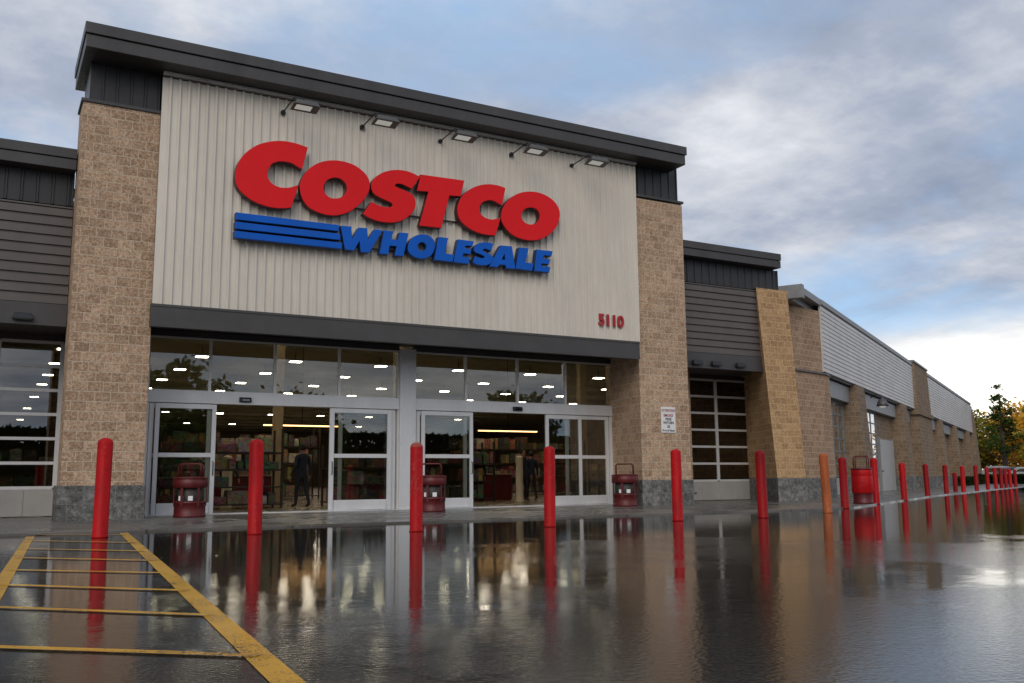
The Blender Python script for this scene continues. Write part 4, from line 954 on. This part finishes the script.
# ================================================================ CAMERA, SKY, SUN
cam = bpy.data.cameras.new('camera'); co = bpy.data.objects.new('camera', cam); COL.objects.link(co)
pitch, roll, yaw = .145731, .008468, PI / 2 - 1.057929
R0 = Vector((math.cos(yaw), -math.sin(yaw), 0)); F = Vector((math.sin(yaw) * math.cos(pitch), math.cos(yaw) * math.cos(pitch), math.sin(pitch))); U0 = R0.cross(F)
Rv = R0 * math.cos(roll) - U0 * math.sin(roll); Uv = R0 * math.sin(roll) + U0 * math.cos(roll)
m4 = Matrix((Rv, Uv, -F)).transposed().to_4x4(); m4.translation = (0, 0, .8); co.matrix_world = m4
cam.sensor_width = 36; cam.lens = 936.05 * 36 / 1024; cam.clip_end = 2000; cam.clip_start = .05
S.camera = co

SUN = Vector((-.50, -.70, .52)).normalized()
el = math.asin(SUN.z); rot = math.atan2(SUN.x, SUN.y)
sl = bpy.data.lights.new('sun', 'SUN'); sl.energy = 1.0; sl.angle = math.radians(40); sl.color = (1, .93, .84)
so = bpy.data.objects.new('sun', sl); COL.objects.link(so); so.rotation_euler = SUN.to_track_quat('Z', 'Y').to_euler()

W_ = bpy.data.worlds.new('World'); S.world = W_; W_.use_nodes = True; nt = W_.node_tree; nt.nodes.clear()
out = N(nt, 'ShaderNodeOutputWorld'); bg = N(nt, 'ShaderNodeBackground'); bg.inputs[1].default_value = .1
sky = N(nt, 'ShaderNodeTexSky', sky_type='NISHITA'); sky.sun_disc = False; sky.sun_elevation = el; sky.sun_rotation = rot; sky.air_density = 1.0; sky.dust_density = 1.5
tc = N(nt, 'ShaderNodeTexCoord'); sp = N(nt, 'ShaderNodeSeparateXYZ'); nt.links.new(tc.outputs['Generated'], sp.inputs[0])
zc = mth(nt, 'ADD', mth(nt, 'MAXIMUM', sp.outputs[2], 0.0), .16)
cb = N(nt, 'ShaderNodeCombineXYZ'); nt.links.new(mth(nt, 'DIVIDE', sp.outputs[0], zc), cb.inputs[0]); nt.links.new(mth(nt, 'DIVIDE', sp.outputs[1], zc), cb.inputs[1])
vm = N(nt, 'ShaderNodeVectorMath', operation='ADD'); nt.links.new(cb.outputs[0], vm.inputs[0]); vm.inputs[1].default_value = (3, 1, 0); cv = vm.outputs[0]
n1 = noise(nt, .80, 8, .56, cv); n1.inputs['Distortion'].default_value = .35
n2 = noise(nt, 1.7, 8, .57, scaled(nt, cv, (1.15, .8, 1)))
n3 = noise(nt, .33, 3, .5, cv)
cover = ramp(nt, mth(nt, 'ADD', n1.outputs[0], mth(nt, 'MULTIPLY', mth(nt, 'SUBTRACT', n2.outputs[0], .5), .35)), [(.33, (0, 0, 0)), (.50, (1, 1, 1))]).outputs[0]
n4 = noise(nt, 5.2, 6, .6, scaled(nt, cv, (1, 1.5, 1)))
shade = mth(nt, 'ADD', mth(nt, 'MULTIPLY', n2.outputs[0], .6), mth(nt, 'MULTIPLY', n3.outputs[0], .4))
shade = mth(nt, 'ADD', shade, mth(nt, 'MULTIPLY', mth(nt, 'SUBTRACT', n4.outputs[0], .5), .17))
cloud = ramp(nt, shade, [(.36, (2.3, 2.7, 3.6)), (.46, (3.4, 3.75, 4.6)), (.55, (5.3, 5.45, 5.9)), (.66, (8.0, 8.05, 8.2))]).outputs[0]
blue = mixc(nt, .72, sky.outputs[0], (3.4, 5.2, 7.7))
c1 = mixc(nt, mth(nt, 'ADD', mth(nt, 'MULTIPLY', cover, .88), .06), blue, cloud)
# bright break in the cloud low over the end of the wing
gd = Vector((math.cos(math.radians(33)), math.sin(math.radians(33)), .02)).normalized()
dt = N(nt, 'ShaderNodeVectorMath', operation='DOT_PRODUCT'); nt.links.new(tc.outputs['Generated'], dt.inputs[0]); dt.inputs[1].default_value = gd
glow = mth(nt, 'POWER', mth(nt, 'MAXIMUM', dt.outputs['Value'], 0.0), 60)
low = ramp(nt, sp.outputs[2], [(.0, (1, 1, 1)), (.055, (1, 1, 1)), (.16, (0, 0, 0))]).outputs[0]
gk = mth(nt, 'MULTIPLY', mth(nt, 'MULTIPLY', glow, low), mth(nt, 'ADD', mth(nt, 'MULTIPLY', n2.outputs[0], .9), .75), True)
c2 = mixc(nt, gk, c1, (17, 16.4, 14.6))
nt.links.new(c2, bg.inputs[0]); nt.links.new(bg.outputs[0], out.inputs[0])
vs = S.view_settings; S.display_settings.display_device = 'sRGB'; vs.view_transform = 'Standard'; vs.look = 'None'; vs.exposure = EXPO; vs.gamma = 1; vs.use_curve_mapping = False
S.render.engine = 'CYCLES'
S.cycles.max_bounces = 8; S.cycles.transparent_max_bounces = 12
